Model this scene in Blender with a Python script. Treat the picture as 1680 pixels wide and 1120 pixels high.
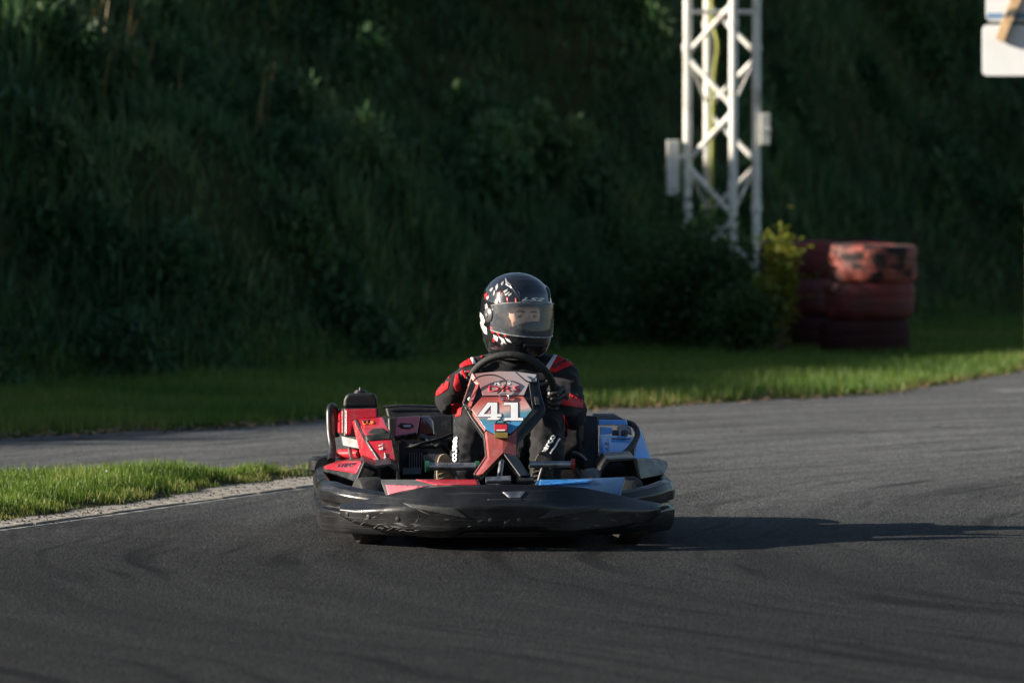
import bpy, bmesh, math, random
import numpy as np
from mathutils import Vector, Matrix, noise
from mathutils.bvhtree import BVHTree

for o in list(bpy.data.objects): bpy.data.objects.remove(o)
random.seed(7); rng = np.random.default_rng(7)
R = math.radians
scene = bpy.context.scene
col = scene.collection

# ------------------------------------------------------------------ camera, light, exposure
F_PX, CX, CY, HOR, CAM_H = 9768.0, 840.0, 560.0, 244.0, 1.6        # photograph is 1680 x 1120
PITCH = math.atan((CY - HOR) / F_PX)
cam = bpy.data.cameras.new('camera'); cam_o = bpy.data.objects.new('camera', cam); col.objects.link(cam_o)
cam_o.location = (0, 0, CAM_H); cam_o.rotation_euler = (math.pi/2 - PITCH, 0, 0)
cam.sensor_width = 36.0; cam.lens = F_PX / 1680.0 * 36.0; cam.clip_start = 0.5; cam.clip_end = 1500
cam.dof.use_dof = True; cam.dof.focus_distance = 24.6; cam.dof.aperture_fstop = 3.8; cam.dof.aperture_blades = 9
scene.camera = cam_o

SUN_EL, SUN_AZ = R(19.0), R(4.0)          # light runs towards +x and a touch away from the camera
world = bpy.data.worlds.new('World'); scene.world = world; world.use_nodes = True
wn = world.node_tree; wn.nodes.clear()
sky = wn.nodes.new('ShaderNodeTexSky'); sky.sky_type = 'NISHITA'; sky.sun_disc = False
sky.sun_elevation = SUN_EL; sky.sun_rotation = R(-90.0) - SUN_AZ; sky.air_density = 1.0; sky.dust_density = 0.6
bg = wn.nodes.new('ShaderNodeBackground'); bg.inputs['Strength'].default_value = 0.05
wo = wn.nodes.new('ShaderNodeOutputWorld')
wn.links.new(sky.outputs[0], bg.inputs[0]); wn.links.new(bg.outputs[0], wo.inputs[0])
sun = bpy.data.lights.new('sun', 'SUN'); sun.energy = 5.0; sun.angle = R(0.5); sun.color = (1.0, 0.90, 0.76)
sun_o = bpy.data.objects.new('sun', sun); col.objects.link(sun_o)
sd = Vector((math.cos(SUN_EL)*math.cos(SUN_AZ), math.cos(SUN_EL)*math.sin(SUN_AZ), -math.sin(SUN_EL)))
sun_o.rotation_euler = sd.to_track_quat('-Z', 'Y').to_euler(); sun_o.location = (-20, 20, 15)
scene.view_settings.view_transform = 'Standard'; scene.view_settings.look = 'None'
scene.view_settings.exposure = 1.32; scene.view_settings.gamma = 1.0
scene.render.resolution_x = 1024; scene.render.resolution_y = 682

# ------------------------------------------------------------------ pixels to places
def ray(px, py):
    u = (px - CX) / F_PX; v = (CY - py) / F_PX
    c, s = math.cos(PITCH), math.sin(PITCH)
    return u / (c + v*s), (-s + v*c) / (c + v*s)            # x and z per metre of depth
def G(px, py):                                              # a point of the flat ground
    k, m = ray(px, py); y = -CAM_H / m
    return (k*y, y)
def W(px, py, y):                                           # a point at depth y
    k, m = ray(px, py); return Vector((k*y, y, CAM_H + m*y))
YAW = R(2.7); KX, KY = -0.034, 23.64
T_KART = Matrix.Translation((KX, KY, 0)) @ Matrix.Rotation(YAW, 4, 'Z')
T_INV = T_KART.inverted()
def K(px, py, yl):                                          # kart space, yl metres behind the nose
    k, m = ray(px, py); c, s = math.cos(YAW), math.sin(YAW)
    xl = (k*(KY + yl*c) - KX + yl*s) / (c - k*s)
    y = KY + xl*s + yl*c
    return Vector((xl, yl, CAM_H + m*y))

# ------------------------------------------------------------------ materials
MATS = {}
def pmat(name, base, rough=0.5, metal=0.0, coat=0.0, var=0.15, vscale=20.0, bump=0.0, bscale=120.0, spec=0.5, scuff=None, scuff_scale=(6, 6, 60), dirt=None, sheen=0.0, slo=0.52, shi=0.75):
    m = bpy.data.materials.new(name); m.use_nodes = True; MATS[name] = m
    nt = m.node_tree; N = nt.nodes; L = nt.links; b = N['Principled BSDF']
    b.inputs['Metallic'].default_value = metal; b.inputs['Coat Weight'].default_value = coat
    b.inputs['Coat Roughness'].default_value = 0.06; b.inputs['Specular IOR Level'].default_value = spec
    if sheen: b.inputs['Sheen Weight'].default_value = sheen
    tc = N.new('ShaderNodeTexCoord')
    nz = N.new('ShaderNodeTexNoise'); nz.inputs['Scale'].default_value = vscale; nz.inputs['Detail'].default_value = 6
    L.new(tc.outputs['Object'], nz.inputs['Vector'])
    mr = N.new('ShaderNodeMapRange'); mr.inputs['From Min'].default_value = 0.3; mr.inputs['From Max'].default_value = 0.7
    mr.inputs['To Min'].default_value = 1 - var; mr.inputs['To Max'].default_value = 1 + var
    L.new(nz.outputs['Fac'], mr.inputs['Value'])
    mx = N.new('ShaderNodeVectorMath'); mx.operation = 'SCALE'
    rgb = N.new('ShaderNodeRGB'); rgb.outputs[0].default_value = (*base, 1)
    L.new(rgb.outputs[0], mx.inputs[0]); L.new(mr.outputs[0], mx.inputs['Scale'])
    out = mx.outputs[0]
    rr = N.new('ShaderNodeMapRange'); rr.inputs['From Min'].default_value = 0.3; rr.inputs['From Max'].default_value = 0.7
    rr.inputs['To Min'].default_value = max(0.02, rough - 0.12*min(1, var*4)); rr.inputs['To Max'].default_value = min(1, rough + 0.12*min(1, var*4))
    L.new(nz.outputs['Fac'], rr.inputs['Value']); rough_out = rr.outputs[0]
    if scuff or dirt:
        mp = N.new('ShaderNodeMapping'); mp.inputs['Scale'].default_value = scuff_scale
        L.new(tc.outputs['Object'], mp.inputs['Vector'])
        n2 = N.new('ShaderNodeTexNoise'); n2.inputs['Scale'].default_value = 2.2; n2.inputs['Detail'].default_value = 8; n2.inputs['Roughness'].default_value = 0.7
        L.new(mp.outputs[0], n2.inputs['Vector'])
        ramp = N.new('ShaderNodeMapRange'); ramp.inputs['From Min'].default_value = slo; ramp.inputs['From Max'].default_value = shi
        L.new(n2.outputs['Fac'], ramp.inputs['Value'])
        mm = N.new('ShaderNodeMix'); mm.data_type = 'RGBA'
        L.new(ramp.outputs[0], mm.inputs['Factor']); L.new(out, mm.inputs['A']); mm.inputs['B'].default_value = (*(scuff or dirt), 1)
        out = mm.outputs['Result']
        ra = N.new('ShaderNodeMath'); ra.operation = 'MULTIPLY_ADD'; ra.inputs[1].default_value = 0.3
        L.new(ramp.outputs[0], ra.inputs[0]); L.new(rough_out, ra.inputs[2]); rough_out = ra.outputs[0]
    L.new(out, b.inputs['Base Color']); L.new(rough_out, b.inputs['Roughness'])
    if bump:
        n3 = N.new('ShaderNodeTexNoise'); n3.inputs['Scale'].default_value = bscale; n3.inputs['Detail'].default_value = 5
        L.new(tc.outputs['Object'], n3.inputs['Vector'])
        bp = N.new('ShaderNodeBump'); bp.inputs['Strength'].default_value = bump; bp.inputs['Distance'].default_value = 0.01
        L.new(n3.outputs['Fac'], bp.inputs['Height']); L.new(bp.outputs[0], b.inputs['Normal'])
    return m

pmat('scratch', (0.10, 0.10, 0.10), 0.6, var=0.4, vscale=60)
pmat('bumper_black', (0.010, 0.0103, 0.0115), 0.30, coat=0.10, var=0.35, vscale=6, bump=0.30, bscale=12, scuff=(0.075, 0.075, 0.077), scuff_scale=(1.3, 1.3, 130), slo=0.55, shi=0.78)
pmat('plastic_black', (0.013, 0.013, 0.014), 0.42, var=0.25, vscale=15, bump=0.08, scuff=(0.05, 0.05, 0.05), scuff_scale=(8, 8, 8))
pmat('plastic_grey', (0.09, 0.088, 0.085), 0.5, var=0.25, vscale=15, bump=0.08)
pmat('recess_grey', (0.028, 0.028, 0.029), 0.62, var=0.2, vscale=30)
pmat('red_panel', (0.50, 0.018, 0.032), 0.28, coat=0.35, var=0.14, vscale=9, scuff=(0.30, 0.10, 0.10), scuff_scale=(5, 5, 5))
pmat('red_faded_lit', (0.62, 0.15, 0.18), 0.33, coat=0.3, var=0.16, vscale=8, scuff=(0.42, 0.22, 0.22), scuff_scale=(5, 5, 5))  # faded pink, lifted further to stand in for light on the rear cover
pmat('red_lens', (0.10, 0.006, 0.01), 0.15, coat=0.6, var=0.2)
pmat('orange_mark', (0.65, 0.16, 0.02), 0.4)
pmat('blue_panel', (0.045, 0.30, 0.80), 0.25, coat=0.4, var=0.12, vscale=9, scuff=(0.12, 0.2, 0.32), scuff_scale=(5, 5, 5))
pmat('blue_dark', (0.02, 0.07, 0.17), 0.35, coat=0.2, var=0.15, scuff=(0.06, 0.1, 0.15), scuff_scale=(6, 6, 6))
pmat('copper_red', (0.36, 0.085, 0.075), 0.30, metal=0.25, coat=0.35, var=0.16, vscale=10, scuff=(0.34, 0.17, 0.15), scuff_scale=(9, 9, 9))
pmat('rubber', (0.011, 0.011, 0.011), 0.75, var=0.3, vscale=30, bump=0.2, bscale=60)
pmat('metal_grey', (0.32, 0.32, 0.33), 0.38, metal=0.9, var=0.25, vscale=40)
pmat('metal_dark', (0.06, 0.06, 0.065), 0.45, metal=0.6, var=0.3, vscale=30)
pmat('chrome', (0.7, 0.7, 0.7), 0.18, metal=1.0, var=0.1)
pmat('green_ring', (0.012, 0.10, 0.05), 0.4, var=0.1)
pmat('red_ring', (0.22, 0.015, 0.015), 0.4, var=0.1)
pmat('white_print', (0.8, 0.8, 0.8), 0.5, var=0.05)
pmat('dark_print', (0.05, 0.012, 0.03), 0.5, var=0.05)
pmat('red_print', (0.55, 0.02, 0.035), 0.5, var=0.08)
pmat('grey_print', (0.45, 0.38, 0.38), 0.5, var=0.08)
pmat('yellow_tag', (0.20, 0.14, 0.03), 0.45, var=0.2)
pmat('suit_black', (0.009, 0.009, 0.011), 0.8, var=0.25, vscale=14, bump=0.3, bscale=300, spec=0.25, sheen=0.04)
pmat('suit_red', (0.50, 0.012, 0.018), 0.7, var=0.12, vscale=25, bump=0.2, bscale=300, spec=0.25)
pmat('suit_white', (0.62, 0.60, 0.68), 0.7, var=0.08, bump=0.2, bscale=300, spec=0.25)
pmat('glove', (0.030, 0.026, 0.028), 0.5, var=0.3, vscale=40, bump=0.3, bscale=200)
pmat('skin', (0.66, 0.39, 0.29), 0.5, var=0.08, vscale=40)
pmat('hair_dark', (0.06, 0.035, 0.025), 0.6)
pmat('eye_white', (0.30, 0.25, 0.22), 0.25, var=0.03)
pmat('eye_dark', (0.02, 0.015, 0.012), 0.15, var=0.03)
pmat('helmet_black', (0.010, 0.0105, 0.013), 0.14, coat=0.8, var=0.15, vscale=12, spec=0.6)
pmat('helmet_liner', (0.035, 0.035, 0.037), 0.9, var=0.1)
pmat('helmet_grey', (0.33, 0.32, 0.31), 0.3, coat=0.5, var=0.35, vscale=60)
pmat('helmet_white', (0.72, 0.70, 0.68), 0.25, coat=0.5, var=0.12, vscale=60)
pmat('helmet_red', (0.5, 0.02, 0.02), 0.25, coat=0.5, var=0.2, vscale=60)
pmat('sole_tan', (0.26, 0.19, 0.115), 0.8, var=0.3, vscale=60, bump=0.3)
pmat('sole_dark', (0.05, 0.045, 0.04), 0.8, var=0.3, vscale=60, bump=0.3)
pmat('mast_paint', (0.74, 0.72, 0.67), 0.45, metal=0.0, var=0.12, vscale=6, scuff=(0.30, 0.22, 0.16), scuff_scale=(4, 4, 2))
pmat('box_white', (0.62, 0.61, 0.56), 0.5, var=0.12, vscale=8)
pmat('cable_yellow', (0.35, 0.36, 0.06), 0.5)
pmat('sign_white', (0.56, 0.57, 0.58), 0.4, var=0.05, vscale=4)
pmat('sign_blue', (0.10, 0.19, 0.33), 0.45, var=0.08)
pmat('timber', (0.42, 0.28, 0.15), 0.75, var=0.25, vscale=18, bump=0.3)
pmat('strap', (0.05, 0.045, 0.035), 0.7)
pmat('tyre_red', (0.09, 0.008, 0.008), 0.65, var=0.5, vscale=5, bump=0.4, bscale=20, scuff=(0.03, 0.025, 0.025), scuff_scale=(6, 6, 6))
pmat('tyre_worn', (0.20, 0.042, 0.028), 0.65, var=0.6, vscale=8, bump=0.4, bscale=20, scuff=(0.012, 0.01, 0.01), scuff_scale=(2.6, 2.6, 3.2), slo=0.46, shi=0.54)
pmat('tyre_dark', (0.030, 0.010, 0.011), 0.8, spec=0.15, var=0.3, vscale=6, bump=0.4, bscale=20)
pmat('concrete', (0.24, 0.22, 0.195), 0.85, var=0.25, vscale=9, bump=0.5, bscale=60, dirt=(0.06, 0.05, 0.035), scuff_scale=(5, 5, 5))
pmat('kerb_white', (0.26, 0.23, 0.23), 0.7, var=0.2, vscale=6, dirt=(0.25, 0.22, 0.2), scuff_scale=(3, 3, 3))
pmat('wood_stem', (0.10, 0.075, 0.05), 0.8, var=0.3)
pmat('joint_soil', (0.028, 0.023, 0.014), 0.95, var=0.4, vscale=20, spec=0.1)
pmat('dead_leaf', (0.15, 0.09, 0.045), 0.75, var=0.35, vscale=3)

def grad_mat(name, stops, p0, p1, rough=0.3, coat=0.4):         # a colour gradient along p0 -> p1, in object space
    m = bpy.data.materials.new(name); m.use_nodes = True; MATS[name] = m
    nt = m.node_tree; N = nt.nodes; L = nt.links; b = N['Principled BSDF']
    b.inputs['Roughness'].default_value = rough; b.inputs['Coat Weight'].default_value = coat
    tc = N.new('ShaderNodeTexCoord'); d = Vector(p1) - Vector(p0)
    sb = N.new('ShaderNodeVectorMath'); sb.operation = 'SUBTRACT'; sb.inputs[1].default_value = p0
    L.new(tc.outputs['Object'], sb.inputs[0])
    dt = N.new('ShaderNodeVectorMath'); dt.operation = 'DOT_PRODUCT'; dt.inputs[1].default_value = d / d.length_squared
    L.new(sb.outputs[0], dt.inputs[0])
    nz = N.new('ShaderNodeTexNoise'); nz.inputs['Scale'].default_value = 26; nz.inputs['Detail'].default_value = 5
    L.new(tc.outputs['Object'], nz.inputs['Vector'])
    ad = N.new('ShaderNodeMath'); ad.operation = 'MULTIPLY_ADD'; ad.inputs[1].default_value = 0.12
    L.new(nz.outputs['Fac'], ad.inputs[0]); L.new(dt.outputs['Value'], ad.inputs[2])
    cr = N.new('ShaderNodeValToRGB'); L.new(ad.outputs[0], cr.inputs[0])
    e = cr.color_ramp.elements
    e[0].position, e[0].color = stops[0][0], (*stops[0][1], 1); e[1].position, e[1].color = stops[-1][0], (*stops[-1][1], 1)
    for p, c in stops[1:-1]:
        q = e.new(p); q.color = (*c, 1)
    L.new(cr.outputs[0], b.inputs['Base Color'])
    return m

def leaf_mat(name, c0, c1, c2, trans=0.35):
    m = bpy.data.materials.new(name); m.use_nodes = True; MATS[name] = m
    nt = m.node_tree; N = nt.nodes; L = nt.links; b = N['Principled BSDF']; outp = N['Material Output']
    at = N.new('ShaderNodeAttribute'); at.attribute_name = 'tint'
    cr = N.new('ShaderNodeValToRGB'); L.new(at.outputs['Fac'], cr.inputs[0])
    e = cr.color_ramp.elements
    e[0].color = (*c0, 1); e[1].color = (*c2, 1); e[1].position = 1.0; q = e.new(0.55); q.color = (*c1, 1)
    L.new(cr.outputs[0], b.inputs['Base Color']); b.inputs['Roughness'].default_value = 0.55; b.inputs['Specular IOR Level'].default_value = 0.35
    tr = N.new('ShaderNodeBsdfTranslucent'); L.new(cr.outputs[0], tr.inputs['Color'])
    mx = N.new('ShaderNodeMixShader'); mx.inputs[0].default_value = trans
    L.new(b.outputs[0], mx.inputs[1]); L.new(tr.outputs[0], mx.inputs[2]); L.new(mx.outputs[0], outp.inputs['Surface'])
    return m
leaf_mat('grass_verge', (0.06, 0.12, 0.012), (0.12, 0.20, 0.018), (0.30, 0.28, 0.08))
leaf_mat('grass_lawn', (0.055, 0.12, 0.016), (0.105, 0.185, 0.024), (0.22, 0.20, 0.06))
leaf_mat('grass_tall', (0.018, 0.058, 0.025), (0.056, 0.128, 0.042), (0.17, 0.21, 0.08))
leaf_mat('bush_leaf', (0.02, 0.055, 0.018), (0.045, 0.10, 0.026), (0.10, 0.14, 0.04))
leaf_mat('shrub_leaf', (0.13, 0.16, 0.02), (0.22, 0.25, 0.035), (0.34, 0.22, 0.05))
leaf_mat('dry_grass', (0.22, 0.16, 0.06), (0.30, 0.22, 0.09), (0.4, 0.3, 0.14))

# ------------------------------------------------------------------ object helpers
def tag(o, label=None, cat=None, group=None, kind=None):
    if label: o['label'] = label
    if cat: o['category'] = cat
    if group: o['group'] = group
    if kind: o['kind'] = kind
    return o
def link(name, me, mat, parent=None, smooth=40):
    o = bpy.data.objects.new(name, me); col.objects.link(o)
    if mat is not None:
        for mm in (mat if isinstance(mat, (list, tuple)) else [mat]):
            me.materials.append(MATS[mm] if isinstance(mm, str) else mm)
    if smooth:
        me.shade_smooth(); me.set_sharp_from_angle(angle=R(smooth))
    if parent is not None:
        o.parent = parent
        if 'base' in parent: o.matrix_parent_inverse = Matrix.Translation([-v for v in parent['base']])
    return o
def from_bm(name, bm, mat, parent=None, smooth=40, bevel=0, seg=2):
    bmesh.ops.recalc_face_normals(bm, faces=bm.faces[:])
    me = bpy.data.meshes.new(name); bm.to_mesh(me); bm.free()
    o = link(name, me, mat, parent, smooth)
    if bevel:
        b = o.modifiers.new('bevel', 'BEVEL'); b.width = bevel; b.segments = seg; b.limit_method = 'ANGLE'; b.angle_limit = R(25); b.harden_normals = True
    return o
def pyobj(name, verts, faces, mat, parent=None, smooth=40, bevel=0):
    bm = bmesh.new(); vs = [bm.verts.new(v) for v in verts]
    for f in faces:
        try: bm.faces.new([vs[i] for i in f])
        except ValueError: pass
    return from_bm(name, bm, mat, parent, smooth, bevel)
def thing(name, matrix, base, label, cat, group=None):
    o = bpy.data.objects.new(name, None); col.objects.link(o); o.empty_display_size = 0.1
    o.matrix_world = matrix @ Matrix.Translation(base)
    o['base'] = tuple(base); tag(o, label, cat, group)
    return o
def hull(name, pts, mat, parent=None, bevel=0.008, smooth=35):
    bm = bmesh.new()
    for p in pts: bm.verts.new(p)
    r = bmesh.ops.convex_hull(bm, input=bm.verts[:])
    junk = [v for v in bm.verts if not v.link_faces]
    bmesh.ops.delete(bm, geom=junk, context='VERTS')
    bmesh.ops.dissolve_limit(bm, angle_limit=R(2), verts=bm.verts[:], edges=bm.edges[:])
    return from_bm(name, bm, mat, parent, smooth, bevel, 3)
def slab(name, pts, thick, mat, parent=None, bevel=0.003):          # polygon pts (any plane), pushed by vector thick
    t = Vector(thick); n = len(pts)
    v = [Vector(p) for p in pts] + [Vector(p) + t for p in pts]
    f = [list(range(n)), list(range(2*n - 1, n - 1, -1))] + [[i, (i+1) % n, n + (i+1) % n, n + i] for i in range(n)]
    return pyobj(name, v, f, mat, parent, 30, bevel)
def catmull(pts, n=8):
    P = [Vector(p) for p in pts]; P = [P[0]*2 - P[1]] + P + [P[-1]*2 - P[-2]]; out = []
    for i in range(1, len(P) - 2):
        for k in range(n):
            t = k / n; a, b, c, d = P[i-1:i+3]
            out.append(0.5*((2*b) + (c - a)*t + (2*a - 5*b + 4*c - d)*t*t + (3*b - a - 3*c + d)*t**3))
    out.append(P[-2]); return out
def bm_tube(bm, pts, r, seg=10, cap=True):
    P = [Vector(p) for p in pts]; n = len(P); rs = r if isinstance(r, (list, tuple)) else [r]*n
    t = (P[1] - P[0]).normalized(); up = Vector((0, 0, 1)) if abs(t.z) < 0.9 else Vector((1, 0, 0))
    u = t.cross(up).normalized(); rings = []
    for i in range(n):
        t = (P[min(i+1, n-1)] - P[max(i-1, 0)]).normalized()
        u = (u - t*u.dot(t)).normalized(); w = t.cross(u)
        rings.append([bm.verts.new(P[i] + (u*math.cos(a) + w*math.sin(a))*rs[i]) for a in [2*math.pi*k/seg for k in range(seg)]])
    for i in range(n - 1):
        for k in range(seg):
            bm.faces.new((rings[i][k], rings[i][(k+1) % seg], rings[i+1][(k+1) % seg], rings[i+1][k]))
    if cap: bm.faces.new(rings[0][::-1]); bm.faces.new(rings[-1])
def tube(name, pts, r, mat, parent=None, smooth_path=True, seg=10, n=6):
    bm = bmesh.new(); P = catmull(pts, n) if smooth_path and len(pts) > 2 else pts
    if isinstance(r, (list, tuple)) and len(r) != len(P):
        r = list(np.interp(np.linspace(0, 1, len(P)), np.linspace(0, 1, len(r)), r))
    bm_tube(bm, P, r, seg); return from_bm(name, bm, mat, parent, 50)
def lathe(name, prof, axis, centre, mat, parent=None, seg=40, closed=True, smooth=35):   # prof: (along axis, radius)
    ax = Vector(axis).normalized(); u = ax.orthogonal().normalized(); w = ax.cross(u); c = Vector(centre)
    bm = bmesh.new(); rings = []
    for h, rr in prof:
        rings.append([bm.verts.new(c + ax*h + (u*math.cos(a) + w*math.sin(a))*max(rr, 1e-4)) for a in [2*math.pi*k/seg for k in range(seg)]])
    m = len(rings)
    for i in range(m if closed else m - 1):
        for k in range(seg):
            bm.faces.new((rings[i][k], rings[i][(k+1) % seg], rings[(i+1) % m][(k+1) % seg], rings[(i+1) % m][k]))
    if not closed:
        bm.faces.new(rings[0][::-1]); bm.faces.new(rings[-1])
    return from_bm(name, bm, mat, parent, smooth)
def bvh_of(*objs):
    V, Fc = [], []
    dg = bpy.context.evaluated_depsgraph_get()
    for o in objs:
        me = o.data; k = len(V)
        V += [v.co.copy() for v in me.vertices]; Fc += [[k + i for i in p.vertices] for p in me.polygons]
    return BVHTree.FromPolygons(V, Fc)
CAM_K = T_INV @ Vector((0, 0, CAM_H))
def project(name, bm, bvh, mat, parent, off=0.002, maxlen=None, dz=0.06):
    """bm holds flat points in photo pixels (x, y, 0); they are laid onto the surface they fall on."""
    ml = maxlen or 5.0
    for _ in range(6):
        es = [e for e in bm.edges if e.calc_length() > ml]
        if not es: break
        bmesh.ops.subdivide_edges(bm, edges=es, cuts=1); bmesh.ops.triangulate(bm, faces=bm.faces[:])
    dead = []; dist = {}
    for v in bm.verts:
        p = K(v.co.x, v.co.y, 1.0); d = (p - CAM_K).normalized()
        hit, nrm, idx, ds = bvh.ray_cast(CAM_K, d)
        if hit is None: dead.append(v); continue
        if nrm.dot(d) > 0: nrm = -nrm
        dist[v] = ds; v.co = hit + nrm*off
    bmesh.ops.delete(bm, geom=dead, context='VERTS')
    bad = [f for f in bm.faces if max(dist[v] for v in f.verts) - min(dist[v] for v in f.verts) > dz]
    bmesh.ops.delete(bm, geom=bad, context='FACES')
    if not bm.faces: bm.free(); return None
    me = bpy.data.meshes.new(name); bm.normal_update()
    for f in bm.faces:
        if f.normal.dot(f.calc_center_median() - CAM_K) > 0: f.normal_flip()
    bm.to_mesh(me); bm.free(); o = link(name, me, mat, parent, 60)
    s = o.modifiers.new('thick', 'SOLIDIFY'); s.thickness = off*0.8; s.offset = -1
    return o
def poly_decal(name, poly, bvh, mat, parent, off=0.002, maxlen=4.0, dz=0.06):
    bm = bmesh.new(); bm.faces.new([bm.verts.new((x, y, 0)) for x, y in poly]); bmesh.ops.triangulate(bm, faces=bm.faces[:])
    return project(name, bm, bvh, mat, parent, off, maxlen, dz)
def text_mesh(s, shear=0.0, weight=0.0, spacing=1.0):
    c = bpy.data.curves.new('t', 'FONT'); c.body = s; c.shear = shear; c.offset = weight; c.space_character = spacing; c.resolution_u = 4
    o = bpy.data.objects.new('t', c); col.objects.link(o); bpy.context.view_layer.update()
    me = bpy.data.meshes.new_from_object(o.evaluated_get(bpy.context.evaluated_depsgraph_get()))
    bpy.data.objects.remove(o); bpy.data.curves.remove(c)
    return norm_mesh(me)
def norm_mesh(me):
    bm = bmesh.new(); bm.from_mesh(me); bpy.data.meshes.remove(me)
    xs = [v.co.x for v in bm.verts]; ys = [v.co.y for v in bm.verts]
    for v in bm.verts:
        v.co.x = (v.co.x - min(xs)) / (max(xs) - min(xs)); v.co.y = (v.co.y - min(ys)) / (max(ys) - min(ys)); v.co.z = 0
    return bm
def shape_mesh(polys, offset=0.0):                                # filled 2-D outlines with holes, kept in their own coordinates
    c = bpy.data.curves.new('s', 'CURVE'); c.dimensions = '2D'; c.fill_mode = 'BOTH'; c.offset = offset
    for p in polys:
        s = c.splines.new('POLY'); s.points.add(len(p) - 1); s.use_cyclic_u = True
        for i, (x, y) in enumerate(p): s.points[i].co = (x, y, 0, 1)
    o = bpy.data.objects.new('s', c); col.objects.link(o); bpy.context.view_layer.update()
    me = bpy.data.meshes.new_from_object(o.evaluated_get(bpy.context.evaluated_depsgraph_get()))
    bpy.data.objects.remove(o); bpy.data.curves.remove(c)
    bm = bmesh.new(); bm.from_mesh(me); bpy.data.meshes.remove(me); return bm
def quad_map(bm, bl, br, tl, tr):                                  # unit square -> pixel quad
    bl, br, tl, tr = [Vector(p) for p in (bl, br, tl, tr)]
    for v in bm.verts:
        x, y = v.co.x, v.co.y
        q = (bl*(1-x) + br*x)*(1-y) + (tl*(1-x) + tr*x)*y
        v.co = (q.x, q.y, 0)
    return bm

# ------------------------------------------------------------------ setting: terrain
XB_Y = [18, 28, 31, 33, 38, 43.9, 47, 50, 52, 54, 57, 70]
XB_X = [-9, -4.6, -3.1, -2.1, 1.3, 3.1, 4.3, 5.2, 7.0, 12, 18, 25]  # where shade ends; unseen left bank is shaped to cast it
FT_X = [-60, -14, -9, -6, -4.5, -3.6, -1.2, 0.7, 4.3, 12, 60]
FT_Y = [8, 20, 27, 33, 37.5, 39.3, 42.3, 47, 54, 60, 80]
def terrain(x, y):
    x = np.asarray(x, float); y = np.asarray(y, float)
    d = (y - np.interp(x, FT_X, FT_Y)) * 0.75
    ramp = np.where(d > 0, 0.80*d*d/(d + 0.5), 0)
    env = (np.interp(y, XB_Y, XB_X) - np.maximum(x, -12))*0.344 - (0.54 - 0.36*np.exp(-((x + 3.1)/0.9)**2) - 0.24*np.clip((-3.6 - x)/0.6, 0, 1)*(x < -3.6) - 0.10*np.exp(-((x + 1.15)/0.35)**2))
    env = np.maximum(env, 0.0) + np.maximum(0, d - 9)*0.0
    k = 0.35
    h = np.clip(0.5 + 0.5*(env - ramp)/k, 0, 1)
    z = env*(1 - h) + ramp*h - k*h*(1 - h)
    z = np.clip(z, 0, 9.0)
    lump = 0.38*np.sin(x*1.9 + 1.3*np.sin(y*1.1))*np.cos(y*1.6 + 1.7*np.sin(x*0.9)) + 0.14*np.sin(x*4.3 + y*2.9)*np.cos(y*3.7 - x*1.1)
    z = z + lump*np.clip(z*0.6, 0, 0.8)
    return z
gx = np.concatenate([np.linspace(-400, -16, 24)[:-1], np.arange(-16, 9.01, 0.3), np.linspace(9, 400, 24)[1:]])
gy = np.concatenate([np.linspace(-60, 16, 12)[:-1], np.arange(16, 64.01, 0.3), np.linspace(64, 600, 24)[1:]])
X, Y = np.meshgrid(gx, gy); Z = terrain(X, Y) - 0.014
nv, nx = X.size, gx.size
verts = np.stack([X, Y, Z], -1).reshape(-1, 3)
idx = np.arange(nv).reshape(X.shape)
quads = np.stack([idx[:-1, :-1], idx[:-1, 1:], idx[1:, 1:], idx[1:, :-1]], -1).reshape(-1, 4)
me = bpy.data.meshes.new('ground'); me.from_pydata(verts.tolist(), [], quads.tolist())

def soil_mat():
    m = bpy.data.materials.new('soil'); m.use_nodes = True; MATS['soil'] = m
    nt = m.node_tree; N = nt.nodes; L = nt.links; b = N['Principled BSDF']; b.inputs['Roughness'].default_value = 0.95; b.inputs['Specular IOR Level'].default_value = 0.1
    tc = N.new('ShaderNodeTexCoord'); n1 = N.new('ShaderNodeTexNoise'); n1.inputs['Scale'].default_value = 1.4; n1.inputs['Detail'].default_value = 9; n1.inputs['Roughness'].default_value = 0.7
    L.new(tc.outputs['Object'], n1.inputs['Vector'])
    cr = N.new('ShaderNodeValToRGB'); e = cr.color_ramp.elements
    e[0].position = 0.35; e[0].color = (0.026, 0.038, 0.012, 1); e[1].position = 0.68; e[1].color = (0.045, 0.042, 0.020, 1)
    L.new(n1.outputs['Fac'], cr.inputs[0]); L.new(cr.outputs[0], b.inputs['Base Color'])
    n2 = N.new('ShaderNodeTexNoise'); n2.inputs['Scale'].default_value = 25; n2.inputs['Detail'].default_value = 6; L.new(tc.outputs['Object'], n2.inputs['Vector'])
    bp = N.new('ShaderNodeBump'); bp.inputs['Distance'].default_value = 0.03; bp.inputs['Strength'].default_value = 0.8
    L.new(n2.outputs['Fac'], bp.inputs['Height']); L.new(bp.outputs[0], b.inputs['Normal'])
soil_mat()
tag(link('ground', me, 'soil', None, 180), 'grassy soil ground rising into a steep bank behind the track', None, kind='structure')

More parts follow.
